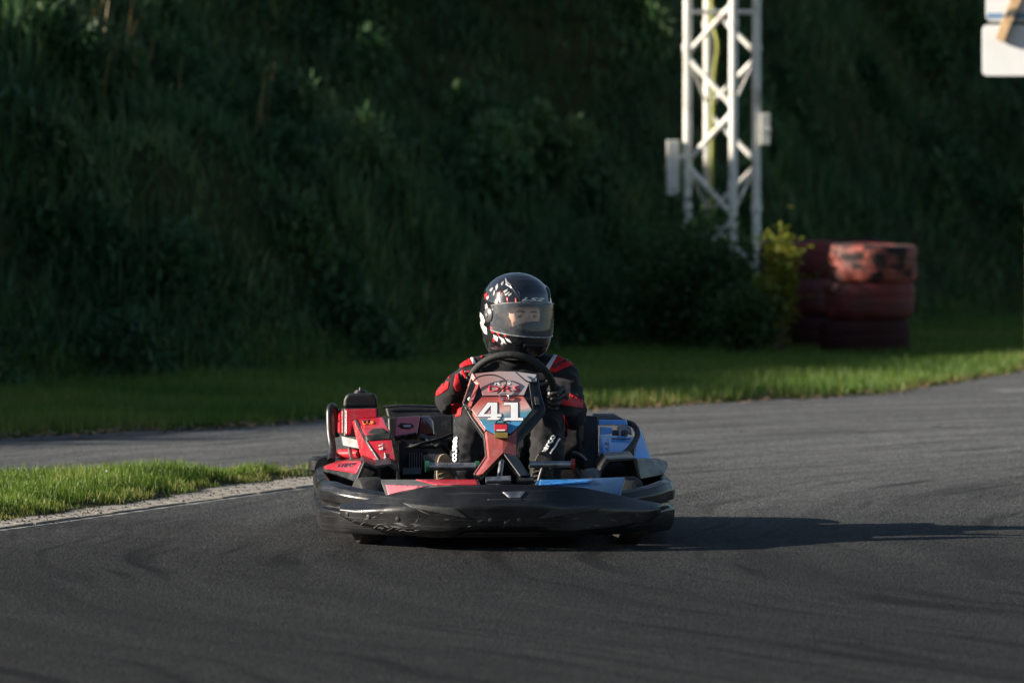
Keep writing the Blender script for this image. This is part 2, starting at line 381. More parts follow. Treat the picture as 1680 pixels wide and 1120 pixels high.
# asphalt: one sheet, rubber streaks and tyre marks turn about the corner's centre
def asphalt_mat():
    m = bpy.data.materials.new('asphalt'); m.use_nodes = True; MATS['asphalt'] = m
    nt = m.node_tree; N = nt.nodes; L = nt.links; b = N['Principled BSDF']
    tc = N.new('ShaderNodeTexCoord'); sx = N.new('ShaderNodeSeparateXYZ'); L.new(tc.outputs['Object'], sx.inputs[0])
    def math_(op, a, bb=None, c=None):
        n = N.new('ShaderNodeMath'); n.operation = op
        for i, v in enumerate((a, bb, c)):
            if v is None: continue
            if isinstance(v, (int, float)): n.inputs[i].default_value = v
            else: L.new(v, n.inputs[i])
        return n.outputs[0]
    def nz(vec, scale, detail=6, rough=0.6):
        n = N.new('ShaderNodeTexNoise'); n.inputs['Scale'].default_value = scale; n.inputs['Detail'].default_value = detail; n.inputs['Roughness'].default_value = rough
        L.new(vec, n.inputs['Vector']); return n.outputs['Fac']
    def rng_(v, a, b_, c=0.0, d=1.0, smooth=False):
        n = N.new('ShaderNodeMapRange'); n.inputs['From Min'].default_value = a; n.inputs['From Max'].default_value = b_
        n.inputs['To Min'].default_value = c; n.inputs['To Max'].default_value = d; L.new(v, n.inputs['Value'])
        if smooth: n.interpolation_type = 'SMOOTHSTEP'
        return n.outputs[0]
    obj = tc.outputs['Object']
    # radius about the corner's centre, with a slow wobble
    cxn, cyn = 10.0, 24.5
    dx = math_('SUBTRACT', sx.outputs[0], cxn); dy = math_('SUBTRACT', sx.outputs[1], cyn)
    rad = math_('SQRT', math_('ADD', math_('MULTIPLY', dx, dx), math_('MULTIPLY', dy, dy)))
    ang = math_('ARCTAN2', dy, dx)
    wob = nz(obj, 0.25, 2)
    radw = math_('MULTIPLY_ADD', wob, 1.1, rad)
    cv = N.new('ShaderNodeCombineXYZ'); L.new(math_('MULTIPLY', radw, 3.2), cv.inputs[0]); L.new(math_('MULTIPLY', ang, 1.6), cv.inputs[1])
    streak = nz(cv.outputs[0], 1.0, 5, 0.65)
    cv2 = N.new('ShaderNodeCombineXYZ'); L.new(math_('MULTIPLY', radw, 9.0), cv2.inputs[0]); L.new(math_('MULTIPLY', ang, 4.5), cv2.inputs[1])
    marks = nz(cv2.outputs[0], 1.0, 3, 0.5)
    mk = math_('MULTIPLY', rng_(marks, 0.53, 0.64), rng_(nz(obj, 0.40, 2), 0.38, 0.56))
    # paler old asphalt far off; near darkening from lens and grazing light painted in
    band = rng_(math_('ADD', rad, math_('MULTIPLY', math_('SUBTRACT', nz(obj, 0.5, 4), 0.5), 2.0)), 8.0, 14.5, 0.0, 1.0, True)
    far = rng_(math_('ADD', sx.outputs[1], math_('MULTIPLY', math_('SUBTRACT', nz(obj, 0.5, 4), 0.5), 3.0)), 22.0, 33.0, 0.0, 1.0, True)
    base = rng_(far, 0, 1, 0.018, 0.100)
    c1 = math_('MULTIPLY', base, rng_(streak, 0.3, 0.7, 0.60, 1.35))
    c2 = math_('MULTIPLY', c1, rng_(nz(obj, 6.0, 8), 0.3, 0.7, 0.85, 1.15))
    c3 = math_('MULTIPLY', c2, rng_(mk, 0, 1, 1.0, 0.42))
    vo = N.new('ShaderNodeTexVoronoi'); vo.inputs['Scale'].default_value = 95; L.new(obj, vo.inputs['Vector'])
    sc = N.new('ShaderNodeSeparateColor'); L.new(vo.outputs['Color'], sc.inputs[0])
    c4 = math_('MULTIPLY', c3, rng_(sc.outputs[0], 0, 1, 0.35, 1.8))
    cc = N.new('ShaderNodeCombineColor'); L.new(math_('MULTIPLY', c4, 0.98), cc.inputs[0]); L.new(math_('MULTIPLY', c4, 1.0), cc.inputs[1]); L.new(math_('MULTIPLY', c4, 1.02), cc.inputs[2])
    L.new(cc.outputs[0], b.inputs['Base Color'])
    b.inputs['Roughness'].default_value = 0.8; b.inputs['Specular IOR Level'].default_value = 0.12
    hgt = math_('ADD', math_('MULTIPLY', vo.outputs['Distance'], -0.9), math_('MULTIPLY', nz(obj, 260, 4), 0.6))
    bp = N.new('ShaderNodeBump'); bp.inputs['Distance'].default_value = 0.006; bp.inputs['Strength'].default_value = 0.9
    L.new(hgt, bp.inputs['Height']); L.new(bp.outputs[0], b.inputs['Normal'])
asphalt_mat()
EDGE_PX = [(0, 718), (150, 712), (300, 705), (420, 698), (530, 690), (700, 682), (980, 672), (1200, 660), (1360, 651), (1480, 643), (1600, 622), (1680, 607)]
edge = [G(*p) for p in EDGE_PX]
edge = [(-14, 24.5), (-7, 30.0)] + edge + [(edge[-1][0] + 1.6, edge[-1][1] + 2.2), (9.5, 51), (14, 56)]
ex = np.array([p[0] for p in edge]); ey = np.array([p[1] for p in edge])
xs = np.concatenate([np.arange(-14, 14.01, 0.12)])
far_y = np.interp(xs, ex, ey) + 0.07*np.sin(xs*5.1) + 0.05*np.sin(xs*11.7 + 1) + 0.03*np.sin(xs*23)
vs, fs = [], []
for i, x in enumerate(xs):
    vs += [(x, -20, 0), (x, 15, 0), (x, far_y[i], 0)]
    if i: a = 3*i; fs += [(a-3, a, a+1, a-2), (a-2, a+1, a+2, a-1)]
me = bpy.data.meshes.new('track'); me.from_pydata(vs, [], fs)
tag(link('track', me, 'asphalt', None, 0), 'grey asphalt kart track with tyre marks and painted-in foreground darkening', None, kind='structure')
def far_edge(x): return np.interp(x, xs, far_y)

# grass island between the track and the run-off, edged with concrete grid pavers
A = Vector(G(0, 868)); B = Vector(G(510, 798)); LD = (B - A).normalized(); LN = Vector((-LD.y, LD.x))     # LN points away from the track
front_px = [(0, 859), (100, 844), (200, 829), (350, 806), (440, 792), (510, 783), (580, 775)]
back_px = [(0, 800), (150, 794), (300, 787), (420, 780), (510, 772), (580, 768)]
fr = [Vector(G(*p)) for p in front_px]; bk = [Vector(G(*p)) for p in back_px]
fr = [fr[0] - LD*2.5 + LN*0.15] + fr; bk = [bk[0] + Vector((-2.4, -0.4))] + bk
isl = fr + [Vector(G(640, 766))] + bk[::-1]
def in_poly(px, py, poly):
    ins = np.zeros(px.shape, bool); n = len(poly)
    for i in range(n):
        x1, y1 = poly[i]; x2, y2 = poly[(i+1) % n]
        c = ((y1 > py) != (y2 > py)) & (px < (x2 - x1)*(py - y1)/(y2 - y1 + 1e-12) + x1); ins ^= c
    return ins
def poly_dist(px, py, poly):
    d = np.full(px.shape, 1e9); n = len(poly)
    for i in range(n):
        a = np.array(poly[i]); b = np.array(poly[(i+1) % n]); ab = b - a
        t = np.clip(((px - a[0])*ab[0] + (py - a[1])*ab[1]) / (ab @ ab + 1e-12), 0, 1)
        d = np.minimum(d, np.hypot(px - a[0] - t*ab[0], py - a[1] - t*ab[1]))
    return d
isl_t = [(p.x, p.y) for p in isl]
bm = bmesh.new()
f = bm.faces.new([bm.verts.new((p.x, p.y, 0.008)) for p in isl]); bmesh.ops.triangulate(bm, faces=[f])
for _ in range(5): bmesh.ops.subdivide_edges(bm, edges=[e for e in bm.edges if e.calc_length() > 0.2], cuts=1); bmesh.ops.triangulate(bm, faces=bm.faces[:])
bx = np.array([v.co.x for v in bm.verts]); by = np.array([v.co.y for v in bm.verts]); dd = poly_dist(bx, by, isl_t)
for v, d in zip(bm.verts, dd): v.co.z = 0.006 + 0.05*min(1, d/0.35) + (0.012*noise.noise((v.co.x*3, v.co.y*3, 0)) if d > 0.05 else 0)
o = from_bm('grass_verge', bm, 'soil', None, 180); tag(o, 'soil island of the grass verge beside the track', None, kind='structure')

# pavers
pv_root = pyobj('paver_strip', [(*(A - LD*2.6 + LN*-0.008), 0.002), (*(B + LD*2.3 + LN*-0.008), 0.002), (*(B + LD*2.3 + LN*0.40), 0.004), (*(A - LD*2.6 + LN*0.62), 0.002)], [(0, 1, 2, 3)], 'joint_soil')
tag(pv_root, 'strip of concrete grid pavers along the track edge', None, kind='structure')
def paver_mesh():
    n, s, h = 12, 0.40/12, 0.014
    holes = set()
    for i in range(n):
        for j in range(n):
            if (j % 4 in (1, 2)) and ((i + (2 if (j//4) % 2 else 0)) % 4 in (1, 2)) and 0 < i < n-1: holes.add((i, j))
    bm = bmesh.new(); g = {}
    def V(i, j, z):
        k = (i, j, z)
        if k not in g: g[k] = bm.verts.new((i*s - 0.2, j*s - 0.2, z))
        return g[k]
    for i in range(n):
        for j in range(n):
            if (i, j) in holes: continue
            bm.faces.new((V(i, j, h), V(i+1, j, h), V(i+1, j+1, h), V(i, j+1, h)))
            for di, dj, a, b in ((-1, 0, (i, j+1), (i, j)), (1, 0, (i+1, j), (i+1, j+1)), (0, -1, (i, j), (i+1, j)), (0, 1, (i+1, j+1), (i, j+1))):
                q = (i+di, j+dj)
                if q in holes or not (0 <= q[0] < n and 0 <= q[1] < n):
                    bm.faces.new((V(*a, h), V(*a, 0.0), V(*b, 0.0), V(*b, h)))
    me = bpy.data.meshes.new('paver'); bmesh.ops.recalc_face_normals(bm, faces=bm.faces[:]); bm.to_mesh(me); bm.free(); return me
pm = paver_mesh(); pm.materials.append(MATS['concrete'])
angp = math.atan2(LD.y, LD.x)
for i in range(20):
    c = A - LD*2.3 + LD*(0.405*i) + LN*(0.200 + 0.012*random.uniform(-1, 1))
    o = bpy.data.objects.new('paver', pm); col.objects.link(o); o.parent = pv_root
    o.location = (c.x, c.y, -0.008 + random.uniform(0, 0.006)); o.rotation_euler = (R(random.uniform(-.6, .6)), R(random.uniform(-.6, .6)), angp + R(random.uniform(-1, 1)))

def worn_paint():
    m = bpy.data.materials.new('worn_paint'); m.use_nodes = True; MATS['worn_paint'] = m
    nt = m.node_tree; N = nt.nodes; L = nt.links; b = N['Principled BSDF']; b.inputs['Roughness'].default_value = 0.75
    tc = N.new('ShaderNodeTexCoord'); n = N.new('ShaderNodeTexNoise'); n.inputs['Scale'].default_value = 9; n.inputs['Detail'].default_value = 9; n.inputs['Roughness'].default_value = 0.75
    L.new(tc.outputs['Object'], n.inputs['Vector'])
    cr = N.new('ShaderNodeValToRGB'); e = cr.color_ramp.elements; e[0].position = 0.45; e[0].color = (0.06, 0.072, 0.07, 1); e[1].position = 0.62; e[1].color = (0.34, 0.33, 0.31, 1)
    L.new(n.outputs['Fac'], cr.inputs[0]); L.new(cr.outputs[0], b.inputs['Base Color'])
worn_paint()
def strip_sheet(name, p, q, w, z, mat, label):
    p, q = Vector(p), Vector(q); d = (q - p).normalized(); n = Vector((-d.y, d.x))*w/2; k = 24; v, f = [], []
    for i in range(k + 1):
        c = p.lerp(q, i/k); j = 1 + 0.25*random.uniform(-1, 1)
        v += [(*(c - n*j), z), (*(c + n*j), z)]
        if i: a = 2*i; f.append((a-2, a, a+1, a-1))
    o = pyobj(name, v, f, mat, None, 0); tag(o, label, None, kind='structure'); return o
strip_sheet('edge_line', A - LD*2.6 - LN*0.03, B + LD*2.2 - LN*0.03, 0.04, 0.0012, 'worn_paint', 'worn white edge line beside the concrete pavers')
strip_sheet('painted_line', G(1520, 700), (G(1680, 698)[0] + 3, G(1680, 698)[1] + 1.3), 0.07, 0.004, 'worn_paint', 'faint white line across the far asphalt')
kp = G(1632, 641)
strip_sheet('kerb_paint', kp, (kp[0] + 2.6, kp[1] + 1.2), 0.32, 0.0015, 'worn_paint', 'worn white painted kerb patch at the far edge of the track')

# ------------------------------------------------------------------ setting: grass
def blades(name, px, py, pz, h, w, lean, mat, label, tint=None, curl=0.5, simple=False):
    n = len(px); a = rng.uniform(0, 2*np.pi, n); la = rng.uniform(0, 2*np.pi, n)
    ux, uy = np.cos(a)*w*0.5, np.sin(a)*w*0.5
    ln = np.abs(rng.normal(0, lean, n)) + 0.05
    lx, ly = np.cos(la)*ln, np.sin(la)*ln
    k = 3 if simple else 5
    V = np.zeros((n, k, 3))
    base = np.stack([px, py, pz], -1)
    V[:, 0] = base + np.stack([-ux, -uy, np.zeros(n)], -1); V[:, 1] = base + np.stack([ux, uy, np.zeros(n)], -1)
    tip = base + np.stack([lx*h, ly*h, h*np.sqrt(np.maximum(0.08, 1 - np.minimum(ln, .95)**2))], -1)
    if simple: V[:, 2] = tip
    else:
        mid = base + np.stack([lx*h*(0.5 - 0.5*curl*0.5), ly*h*(0.5 - 0.5*curl*0.5), 0.58*(tip[:, 2] - pz) + 0.10*curl*h], -1)
        V[:, 2] = mid + np.stack([ux, uy, np.zeros(n)], -1)*0.85; V[:, 3] = mid - np.stack([ux, uy, np.zeros(n)], -1)*0.85; V[:, 4] = tip
    me = bpy.data.meshes.new(name); me.vertices.add(n*k); me.vertices.foreach_set('co', V.reshape(-1))
    o0 = np.arange(n)[:, None]*k
    if simple:
        li = (o0 + np.array([0, 1, 2])).reshape(-1); ls = np.arange(n)*3
    else:
        li = (o0 + np.array([0, 1, 2, 3, 3, 2, 4])).reshape(-1); ls = (np.arange(n)[:, None]*7 + np.array([0, 4])).reshape(-1)
    me.loops.add(len(li)); me.loops.foreach_set('vertex_index', li.astype(np.int32))
    me.polygons.add(len(ls)); me.polygons.foreach_set('loop_start', ls.astype(np.int32))
    me.update(calc_edges=True); me.validate()
    t = rng.beta(2, 3.2, n) if tint is None else tint
    at = me.attributes.new('tint', 'FLOAT', 'POINT'); at.data.foreach_set('value', np.repeat(np.clip(t, 0, 1), k).astype(np.float32))
    o = link(name, me, mat, None, 0); tag(o, label, None, kind='stuff'); return o
def fbm(x, y, s):
    return np.sin(x*s + 1.7*np.sin(y*s*0.7 + 0.4))*np.cos(y*s*1.1 + 1.3*np.sin(x*s*0.6 + 2))
def frame_x(y, m=1.12): return 840/F_PX*y*m
# verge
n0 = 300000
x = rng.uniform(-3.0, -0.2, n0); y = rng.uniform(25, 30.8, n0)
ok = in_poly(x, y, isl_t) & (np.abs(x) < frame_x(y, 1.25)); x, y = x[ok], y[ok]; d = poly_dist(x, y, isl_t)
ok = rng.uniform(0, 1, len(x)) < np.clip((d - 0.03 + 0.12*fbm(x, y, 9))/0.16, 0.03, 1)*(0.75 + 0.25*fbm(x, y, 5)); x, y, d = x[ok], y[ok], d[ok]
hh = rng.uniform(0.030, 0.075, len(x))*(1 + 0.4*fbm(x, y, 4) + 0.2*fbm(x, y, 11))*np.clip(0.45 + d*2.2, 0.4, 1)
blades('grass_blades', x, y, 0.006 + 0.05*np.minimum(1, d/0.35) - 0.006, hh, rng.uniform(0.0022, 0.0045, len(x)), 0.42, 'grass_verge', 'sunlit short grass on the verge by the pavers', np.clip(rng.beta(2, 2.8, len(x)) + 0.2*fbm(x, y, 6) + 0.35*(d < 0.12), 0, 1))
# pale seed heads and clover flowers standing in the verge
ii = rng.choice(np.nonzero(d > 0.25)[0], 34, replace=False); bm = bmesh.new()
for i in ii:
    c = Vector((x[i], y[i], 0.045 + hh[i]*random.uniform(0.5, 0.85))); r_ = random.uniform(0.003, 0.0055)
    bm.faces.new([bm.verts.new(c + Vector((math.cos(a)*r_, math.sin(a)*r_ - 0.3*r_*math.sin(a), 0.6*r_*math.sin(a)))) for a in [k*math.pi/3 for k in range(6)]])
tag(from_bm('clover_flowers', bm, 'suit_white', None, 0), 'tiny white clover flowers dotted in the verge grass', None, kind='stuff')
# lawn
n0 = 420000
y = rng.uniform(32, 56, n0); x = rng.uniform(-1, 1, n0)*frame_x(y, 1.2)
dist_edge = y - far_edge(x); foot = np.interp(x, FT_X, FT_Y)
dens = np.clip((dist_edge - 0.18 + 0.22*fbm(x, y, 2.6) + 0.12*fbm(x, y, 7))/0.35, 0, 1)
ok = (dist_edge > -0.05) & (y < foot + 0.8) & (rng.uniform(0, 1, n0) < dens); x, y, dist_edge = x[ok], y[ok], dist_edge[ok]
hh = rng.uniform(0.05, 0.12, len(x))*(1 + 0.35*fbm(x, y, 1.7))*np.clip(0.5 + dist_edge*1.2, 0.5, 1)
blades('lawn_grass', x, y, terrain(x, y) - 0.014, hh, rng.uniform(0.007, 0.013, len(x)), 0.35, 'grass_lawn', 'mown grass between the track and the overgrown bank', np.clip(rng.beta(2, 3, len(x)) + 0.22*fbm(x, y, 1.1) + 0.18*fbm(x, y, 3.1) + 0.4*(dist_edge < 0.45), 0, 1), simple=True)
# bank
def bank(n0, x0, x1, y0, y1, hmin, hmax, wmin, wmax, name, label, lean, inframe=True, mat='grass_tall', zmin=-1, clump=1.0):
    y = rng.uniform(y0, y1, n0); x = rng.uniform(-1, 1, n0)*frame_x(y, 1.15) if inframe else rng.uniform(x0, x1, n0)
    foot = np.interp(x, FT_X, FT_Y); z = terrain(x, y)
    cl = 0.50 + 0.40*fbm(x, y, 2.1)*clump + 0.35*fbm(x + 3, y, 4.7)
    ok = (y > foot - 0.1) & (rng.uniform(0, 1, n0) < np.clip(cl, 0.30, 1)) & (z > zmin) & (z < 6.2 if inframe else True)
    x, y, z = x[ok], y[ok], z[ok]; foot = foot[ok]
    hh = rng.uniform(hmin, hmax, len(x))*(1 + 0.45*fbm(x, y, 1.3))*np.clip(0.35 + (y - foot)*0.5, 0.35, 1)
    t = np.clip(rng.beta(2, 3, len(x)) + 0.22*fbm(x, y, 1.6) + 0.15*fbm(x, y, 0.7), 0, 1)
    return blades(name, x, y, z - 0.02, hh, rng.uniform(wmin, wmax, len(x)), lean, mat, label, t)
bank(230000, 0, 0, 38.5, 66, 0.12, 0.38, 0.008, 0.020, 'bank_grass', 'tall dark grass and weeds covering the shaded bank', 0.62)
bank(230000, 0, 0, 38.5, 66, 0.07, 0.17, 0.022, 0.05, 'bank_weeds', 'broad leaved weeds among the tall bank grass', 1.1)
bank(70000, -15, -3.4, 22, 62, 0.2, 0.5, 0.02, 0.045, 'bank_grass', 'tall grass on the unseen shade-casting bank beyond the grass verge', 0.5, inframe=False)

# leafy weed mounds (nettles, docks) on the bank
cxs, cys = [], []
while len(cxs) < 95:
    yy = random.uniform(39, 62); xx = random.uniform(-1, 1)*frame_x(yy, 1.05)
    if yy > np.interp(xx, FT_X, FT_Y) + 0.1 and float(terrain(xx, yy)) < 4.5: cxs.append(xx); cys.append(yy)
wx, wy, wz, wt = [], [], [], []
for xx, yy in zip(cxs, cys):
    n = 520; rr = random.uniform(0.16, 0.42); hh_ = random.uniform(0.25, 0.6); gx_ = rng.normal(0, rr*0.5, n); gy_ = rng.normal(0, rr*0.5, n)
    q = np.clip(1 - (gx_**2 + gy_**2)/(rr*rr), 0.05, 1); t0 = random.uniform(0.15, 0.75)
    wx.append(xx + gx_); wy.append(yy + gy_); wz.append(terrain(xx + gx_, yy + gy_) + hh_*q*rng.uniform(0.15, 1, n)); wt.append(np.clip(t0 + rng.normal(0, 0.14, n), 0, 1))
wx, wy, wz, wt = [np.concatenate(v) for v in (wx, wy, wz, wt)]
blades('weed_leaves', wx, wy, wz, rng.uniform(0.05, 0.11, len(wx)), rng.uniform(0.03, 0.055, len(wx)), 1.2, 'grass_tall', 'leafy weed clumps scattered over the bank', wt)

# dry seed stalks catching the sun at the crest of the bank
def stalks(pts, label):
    X0, Y0 = [], []
    for cx_, cy_, n in pts:
        X0 += list(rng.normal(cx_, 0.13, n)); Y0 += list(rng.normal(cy_, 0.2, n))
    X0, Y0 = np.array(X0), np.array(Y0)
    blades('dry_stalks', X0, Y0, terrain(X0, Y0), rng.uniform(0.4, 0.75, len(X0)), rng.uniform(0.010, 0.02, len(X0)), 0.28, 'dry_grass', label, curl=0.2)
stalks([(-3.15, 45.0, 24), (-2.75, 45.6, 8), (-0.8, 47.5, 3), (-2.0, 46.3, 3)], 'pale dry grass stalks on the crest of the bank')

# fallen leaves along the run-off edge
bm = bmesh.new()
for i in range(1500):
    if i < 1460:
        xx = random.uniform(-2.9, 0.2) if random.random() < 0.6 else random.uniform(0.2, 4.2); yy = float(far_edge(xx)) + random.gauss(0.02, 0.22)
    else:
        yy = random.uniform(29, 40); xx = random.uniform(-1, 1)*frame_x(yy)
    c = Vector((xx, yy, 0.012)); a = random.uniform(0, 6.28); s = random.uniform(0.010, 0.024) if i < 1460 else random.uniform(0.005, 0.010)
    e1 = Vector((math.cos(a), math.sin(a), random.uniform(-.3, .5)))*s; e2 = Vector((-math.sin(a), math.cos(a), random.uniform(-.3, .5)))*s*0.6
    f = bm.faces.new([bm.verts.new(c + v) for v in (-e1, -e2*0.9, e1*1.1, e2)])
tag(from_bm('fallen_leaves', bm, 'dead_leaf', None, 0), 'brown fallen leaves strewn along the asphalt edge', None, kind='stuff')

# soil crumbs by the verge and rubber crumbs off the racing line
bm = bmesh.new()
for i in range(900):
    if i < 520:
        s = random.random(); k_ = min(int(s*(len(fr) - 1)), len(fr) - 2); c2 = fr[k_].lerp(fr[k_ + 1], random.random()) - LN*random.gauss(0.05, 0.10); r_ = random.uniform(0.003, 0.010)
    else:
        yy = random.uniform(19, 36); c2 = Vector((random.uniform(-1, 1)*frame_x(yy), yy)); r_ = random.uniform(0.002, 0.006)
    c = Vector((c2.x, c2.y, 0.010 if i < 520 else 0.001)); vv = [bm.verts.new(c + Vector((random.uniform(-1, 1)*r_, random.uniform(-1, 1)*r_, 0))) for _ in range(3)]; tp_ = bm.verts.new(c + Vector((0, 0, r_)))
    for a, b in ((0, 1), (1, 2), (2, 0)): bm.faces.new((vv[a], vv[b], tp_))
tag(from_bm('soil_crumbs', bm, 'joint_soil', None, 0), 'dark crumbs of soil and rubber lying on the asphalt', None, kind='stuff')

# ------------------------------------------------------------------ bushes
def bush(name, base, w, d, h, nleaf, lsize, mat, label, cat='bush', nstem=9):
    root = thing(name, Matrix.Identity(4), base, label, cat)
    bx_, by_, bz = base
    bm = bmesh.new(); tips = []
    for i in range(nstem):
        a = random.uniform(0, 6.28); rr = math.sqrt(random.random())
        t = Vector((bx_ + math.cos(a)*rr*w*0.42, by_ + math.sin(a)*rr*d*0.42, bz + h*random.uniform(0.55, 1.0)*(1 - 0.35*rr*rr)))
        b0 = Vector((bx_ + random.uniform(-.05, .05) + (t.x - bx_)*0.25, by_ + random.uniform(-.05, .05), bz - 0.03))
        m = b0.lerp(t, 0.5) + Vector((random.uniform(-.05, .05), random.uniform(-.05, .05), 0.05))
        bm_tube(bm, catmull([b0, m, t], 4), [0.010, 0.009, 0.009, 0.008, 0.007, 0.006, 0.005, 0.004, 0.003], 5); tips.append((b0, m, t))
    from_bm('stem', bm, 'wood_stem', root, 60)
    px, V, Fc, T = [], [], [], []
    for i in range(nleaf):
        b0, m, t = random.choice(tips); s = random.random()**(0.6 if nleaf > 2000 else 0.30)
        p = (b0.lerp(m, s*2) if s < 0.5 else m.lerp(t, s*2 - 1)) + Vector([random.gauss(0, 0.07*(0.5 + w)) for _ in range(3)])
        p.z = max(p.z, bz + 0.03)
        e = Vector((random.gauss(0, 1), random.gauss(0, 1), random.gauss(0, 0.6))).normalized()*lsize*random.uniform(0.6, 1.3)
        q = e.cross(Vector((random.gauss(0, .4), random.gauss(0, .4), 1))).normalized()*e.length*0.42
        k = len(V); up = Vector((0, 0, e.length*0.18))
        V += [p - e*0.5, p + q*0.5 + up, p + e*0.5, p - q*0.5 + up]; Fc += [(k, k+1, k+2), (k, k+2, k+3)]; tt = random.betavariate(2, 3); T += [tt]*4
    me = bpy.data.meshes.new('foliage'); me.from_pydata([tuple(v) for v in V], [], Fc)
    at = me.attributes.new('tint', 'FLOAT', 'POINT'); at.data.foreach_set('value', T)
    link('foliage', me, mat, root, 0); return root
p = W(1155, 500, 46.9); bush('dark_bush', (p.x, p.y, 0.0), 1.9, 0.9, 0.98, 7500, 0.07, 'bush_leaf', 'low dark leafy bush growing round the foot of the lattice mast', nstem=26)
p = W(1108, 500, 47.6); bush('tall_bush', (p.x, p.y, 0.0), 0.75, 0.6, 1.25, 2600, 0.07, 'bush_leaf', 'taller dark bush hiding the foot of the mast below the white junction box', nstem=14)
p = W(1276, 500, 46.0); bush('leafy_shrub', (p.x, p.y, 0.0), 0.38, 0.36, 1.08, 1100, 0.085, 'shrub_leaf', 'bright yellow green leafy shrub beside the red tyres', 'shrub', nstem=7)

p = W(1225, 500, 45.4); bush('low_bush', (p.x, p.y, 0.0), 0.60, 0.4, 0.62, 2400, 0.06, 'bush_leaf', 'low dark bush in front of the yellow green shrub', nstem=12)

# ------------------------------------------------------------------ lattice mast
MY = 50.3
def MP(px, py, dy): return W(px, py, MY + dy)
legs = {'l': (1128, -0.03), 'f': (1203, -0.27), 'r': (1241, 0.03), 'b': (1161, 0.27)}
mb = MP(1183, 500, 0); mast = thing('lattice_mast', Matrix.Identity(4), (mb.x, mb.y, 0.0), 'white square lattice steel mast rising from the bush in front of the bank', 'mast')
LX = {k: (MP(px, 200, dy).x, MY + dy) for k, (px, dy) in legs.items()}
for k, (lx, ly) in LX.items():
    tube('leg', [(lx, ly, -0.05), (lx, ly, 6.2)], 0.036, 'mast_paint', mast, False, 14)
    for zz in (1.1, 2.45, 3.8): lathe('collar', [(-0.03, 0.030), (-0.03, 0.044), (0.03, 0.044), (0.03, 0.030)], (0, 0, 1), (lx, ly, zz + 0.2*(k in 'fb')), 'mast_paint', mast, 14)
def zpx(py, y): return W(840, py, y).z
for fa, fb, ph in (('l', 'f', 0.0), ('f', 'r', 0.47), ('r', 'b', 0.0), ('b', 'l', 0.47)):
    z = 0.10 + ph - 0.44; a, b = LX[fa], LX[fb]; flip = True
    z0 = zpx(265, MY) - 0.91*3
    z = z0 + ph
    while z < 6.0:
        p, q = (a, b) if flip else (b, a)
        if z > -0.1 and (ph == 0.0 or flip):
            tube('brace', [(p[0], p[1], max(z, 0.05)), (q[0], q[1], z + 0.42)], 0.021 if ph == 0.0 else 0.010, 'mast_paint', mast, False, 10)
        z += 0.455; flip = not flip
for py in (20,):
    zz = zpx(py, MY)
    for fa, fb in (('f', 'b'), ('l', 'r')): tube('tie_bar', [(*LX[fa], zz), (*LX[fb], zz)], 0.018, 'mast_paint', mast, False, 8)
c0, c1 = MP(1094, 230, -0.10), MP(1114, 320, -0.10)
def box(name, a, b, y0, y1, mat, parent, bevel=0.008):
    return hull(name, [(x, y, z) for x in (a.x, b.x) for y in (y0, y1) for z in (a.z, b.z)], mat, parent, bevel)
jb = box('junction_box', c0, c1, MY - 0.16, MY - 0.02, 'box_white', mast)
hull('bracket', [(x, y, z) for x in (c1.x - 0.01, LX['l'][0]) for y in (MY - 0.08, MY - 0.05) for z in (c0.z - 0.12, c0.z - 0.16)], 'mast_paint', mast, 0.003)
d0, d1 = MP(1247, 186, 0), MP(1263, 238, 0)
lb = box('lamp_box', d0, d1, MY - 0.06, MY + 0.10, 'box_white', mast)
hull('box_band', [(x, y, z) for x in (d0.x - 0.004, d1.x + 0.004) for y in (MY - 0.066, MY + 0.106) for z in (d0.z - 0.13, d0.z - 0.15)], 'mast_paint', lb, 0.002)
hull('bracket', [(x, y, z) for x in (LX['r'][0], d0.x + 0.01) for y in (MY + 0.01, MY + 0.04) for z in (d0.z - 0.12, d0.z - 0.16)], 'mast_paint', mast, 0.003)
tube('cable', [MP(1166, -140, 0.2), MP(1168, 20, 0.18), MP(1177, 75, 0.12), MP(1171, 130, 0.14), MP(1168, 250, 0.18), MP(1165, 380, 0.2), MP(1160, 470, 0.2)], 0.014, 'cable_yellow', mast)

# ------------------------------------------------------------------ sign board at the edge of the frame
SY = 44.0
def SP(px, py, dy=0): return W(px, py, SY - 0.0016*(px - 1612) + dy)
sb = SP(1712, 400); sg = thing('sign_board', Matrix.Identity(4), (sb.x, SY + 0.12, 0.0), 'white rounded sign boards with blue stripe and timber brace near the tyres', 'sign')
def rrect(x0, y0, x1, y1, r):
    out = []
    for cx_, cy_, a0 in ((x1 - r, y1 - r, 0), (x0 + r, y1 - r, 90), (x0 + r, y0 + r, 180), (x1 - r, y0 + r, 270)):
        out += [(cx_ + r*math.cos(R(a0 + t)), cy_ + r*math.sin(R(a0 + t))) for t in (0, 30, 60, 90)]
    return out
slab('lower_board', [SP(x, y) for x, y in rrect(1612, 41, 1805, 125, 8)], (0, 0.03, 0), 'sign_white', sg, 0.004)
up = slab('upper_board', [SP(x, y) for x, y in rrect(1618, -95, 1800, 36, 9)], (0, 0.03, 0), 'sign_white', sg, 0.004)
slab('stripe', [SP(x, y, -0.004) for x, y in [(1619, 22), (1799, 22), (1799, 31), (1619, 31)]], (0, 0.003, 0), 'sign_blue', up, 0)
slab('brace', [SP(x, y, -0.07) for x, y in [(1634, 62), (1646, 71), (1700, -60), (1682, -62)]], (0, 0.055, 0), 'timber', sg, 0.004)
slab('strap', [SP(x, y, -0.075) for x, y in [(1647, 29), (1664, 27), (1668, 14), (1652, 17)]], (0, 0.07, 0), 'strap', sg, 0.003)
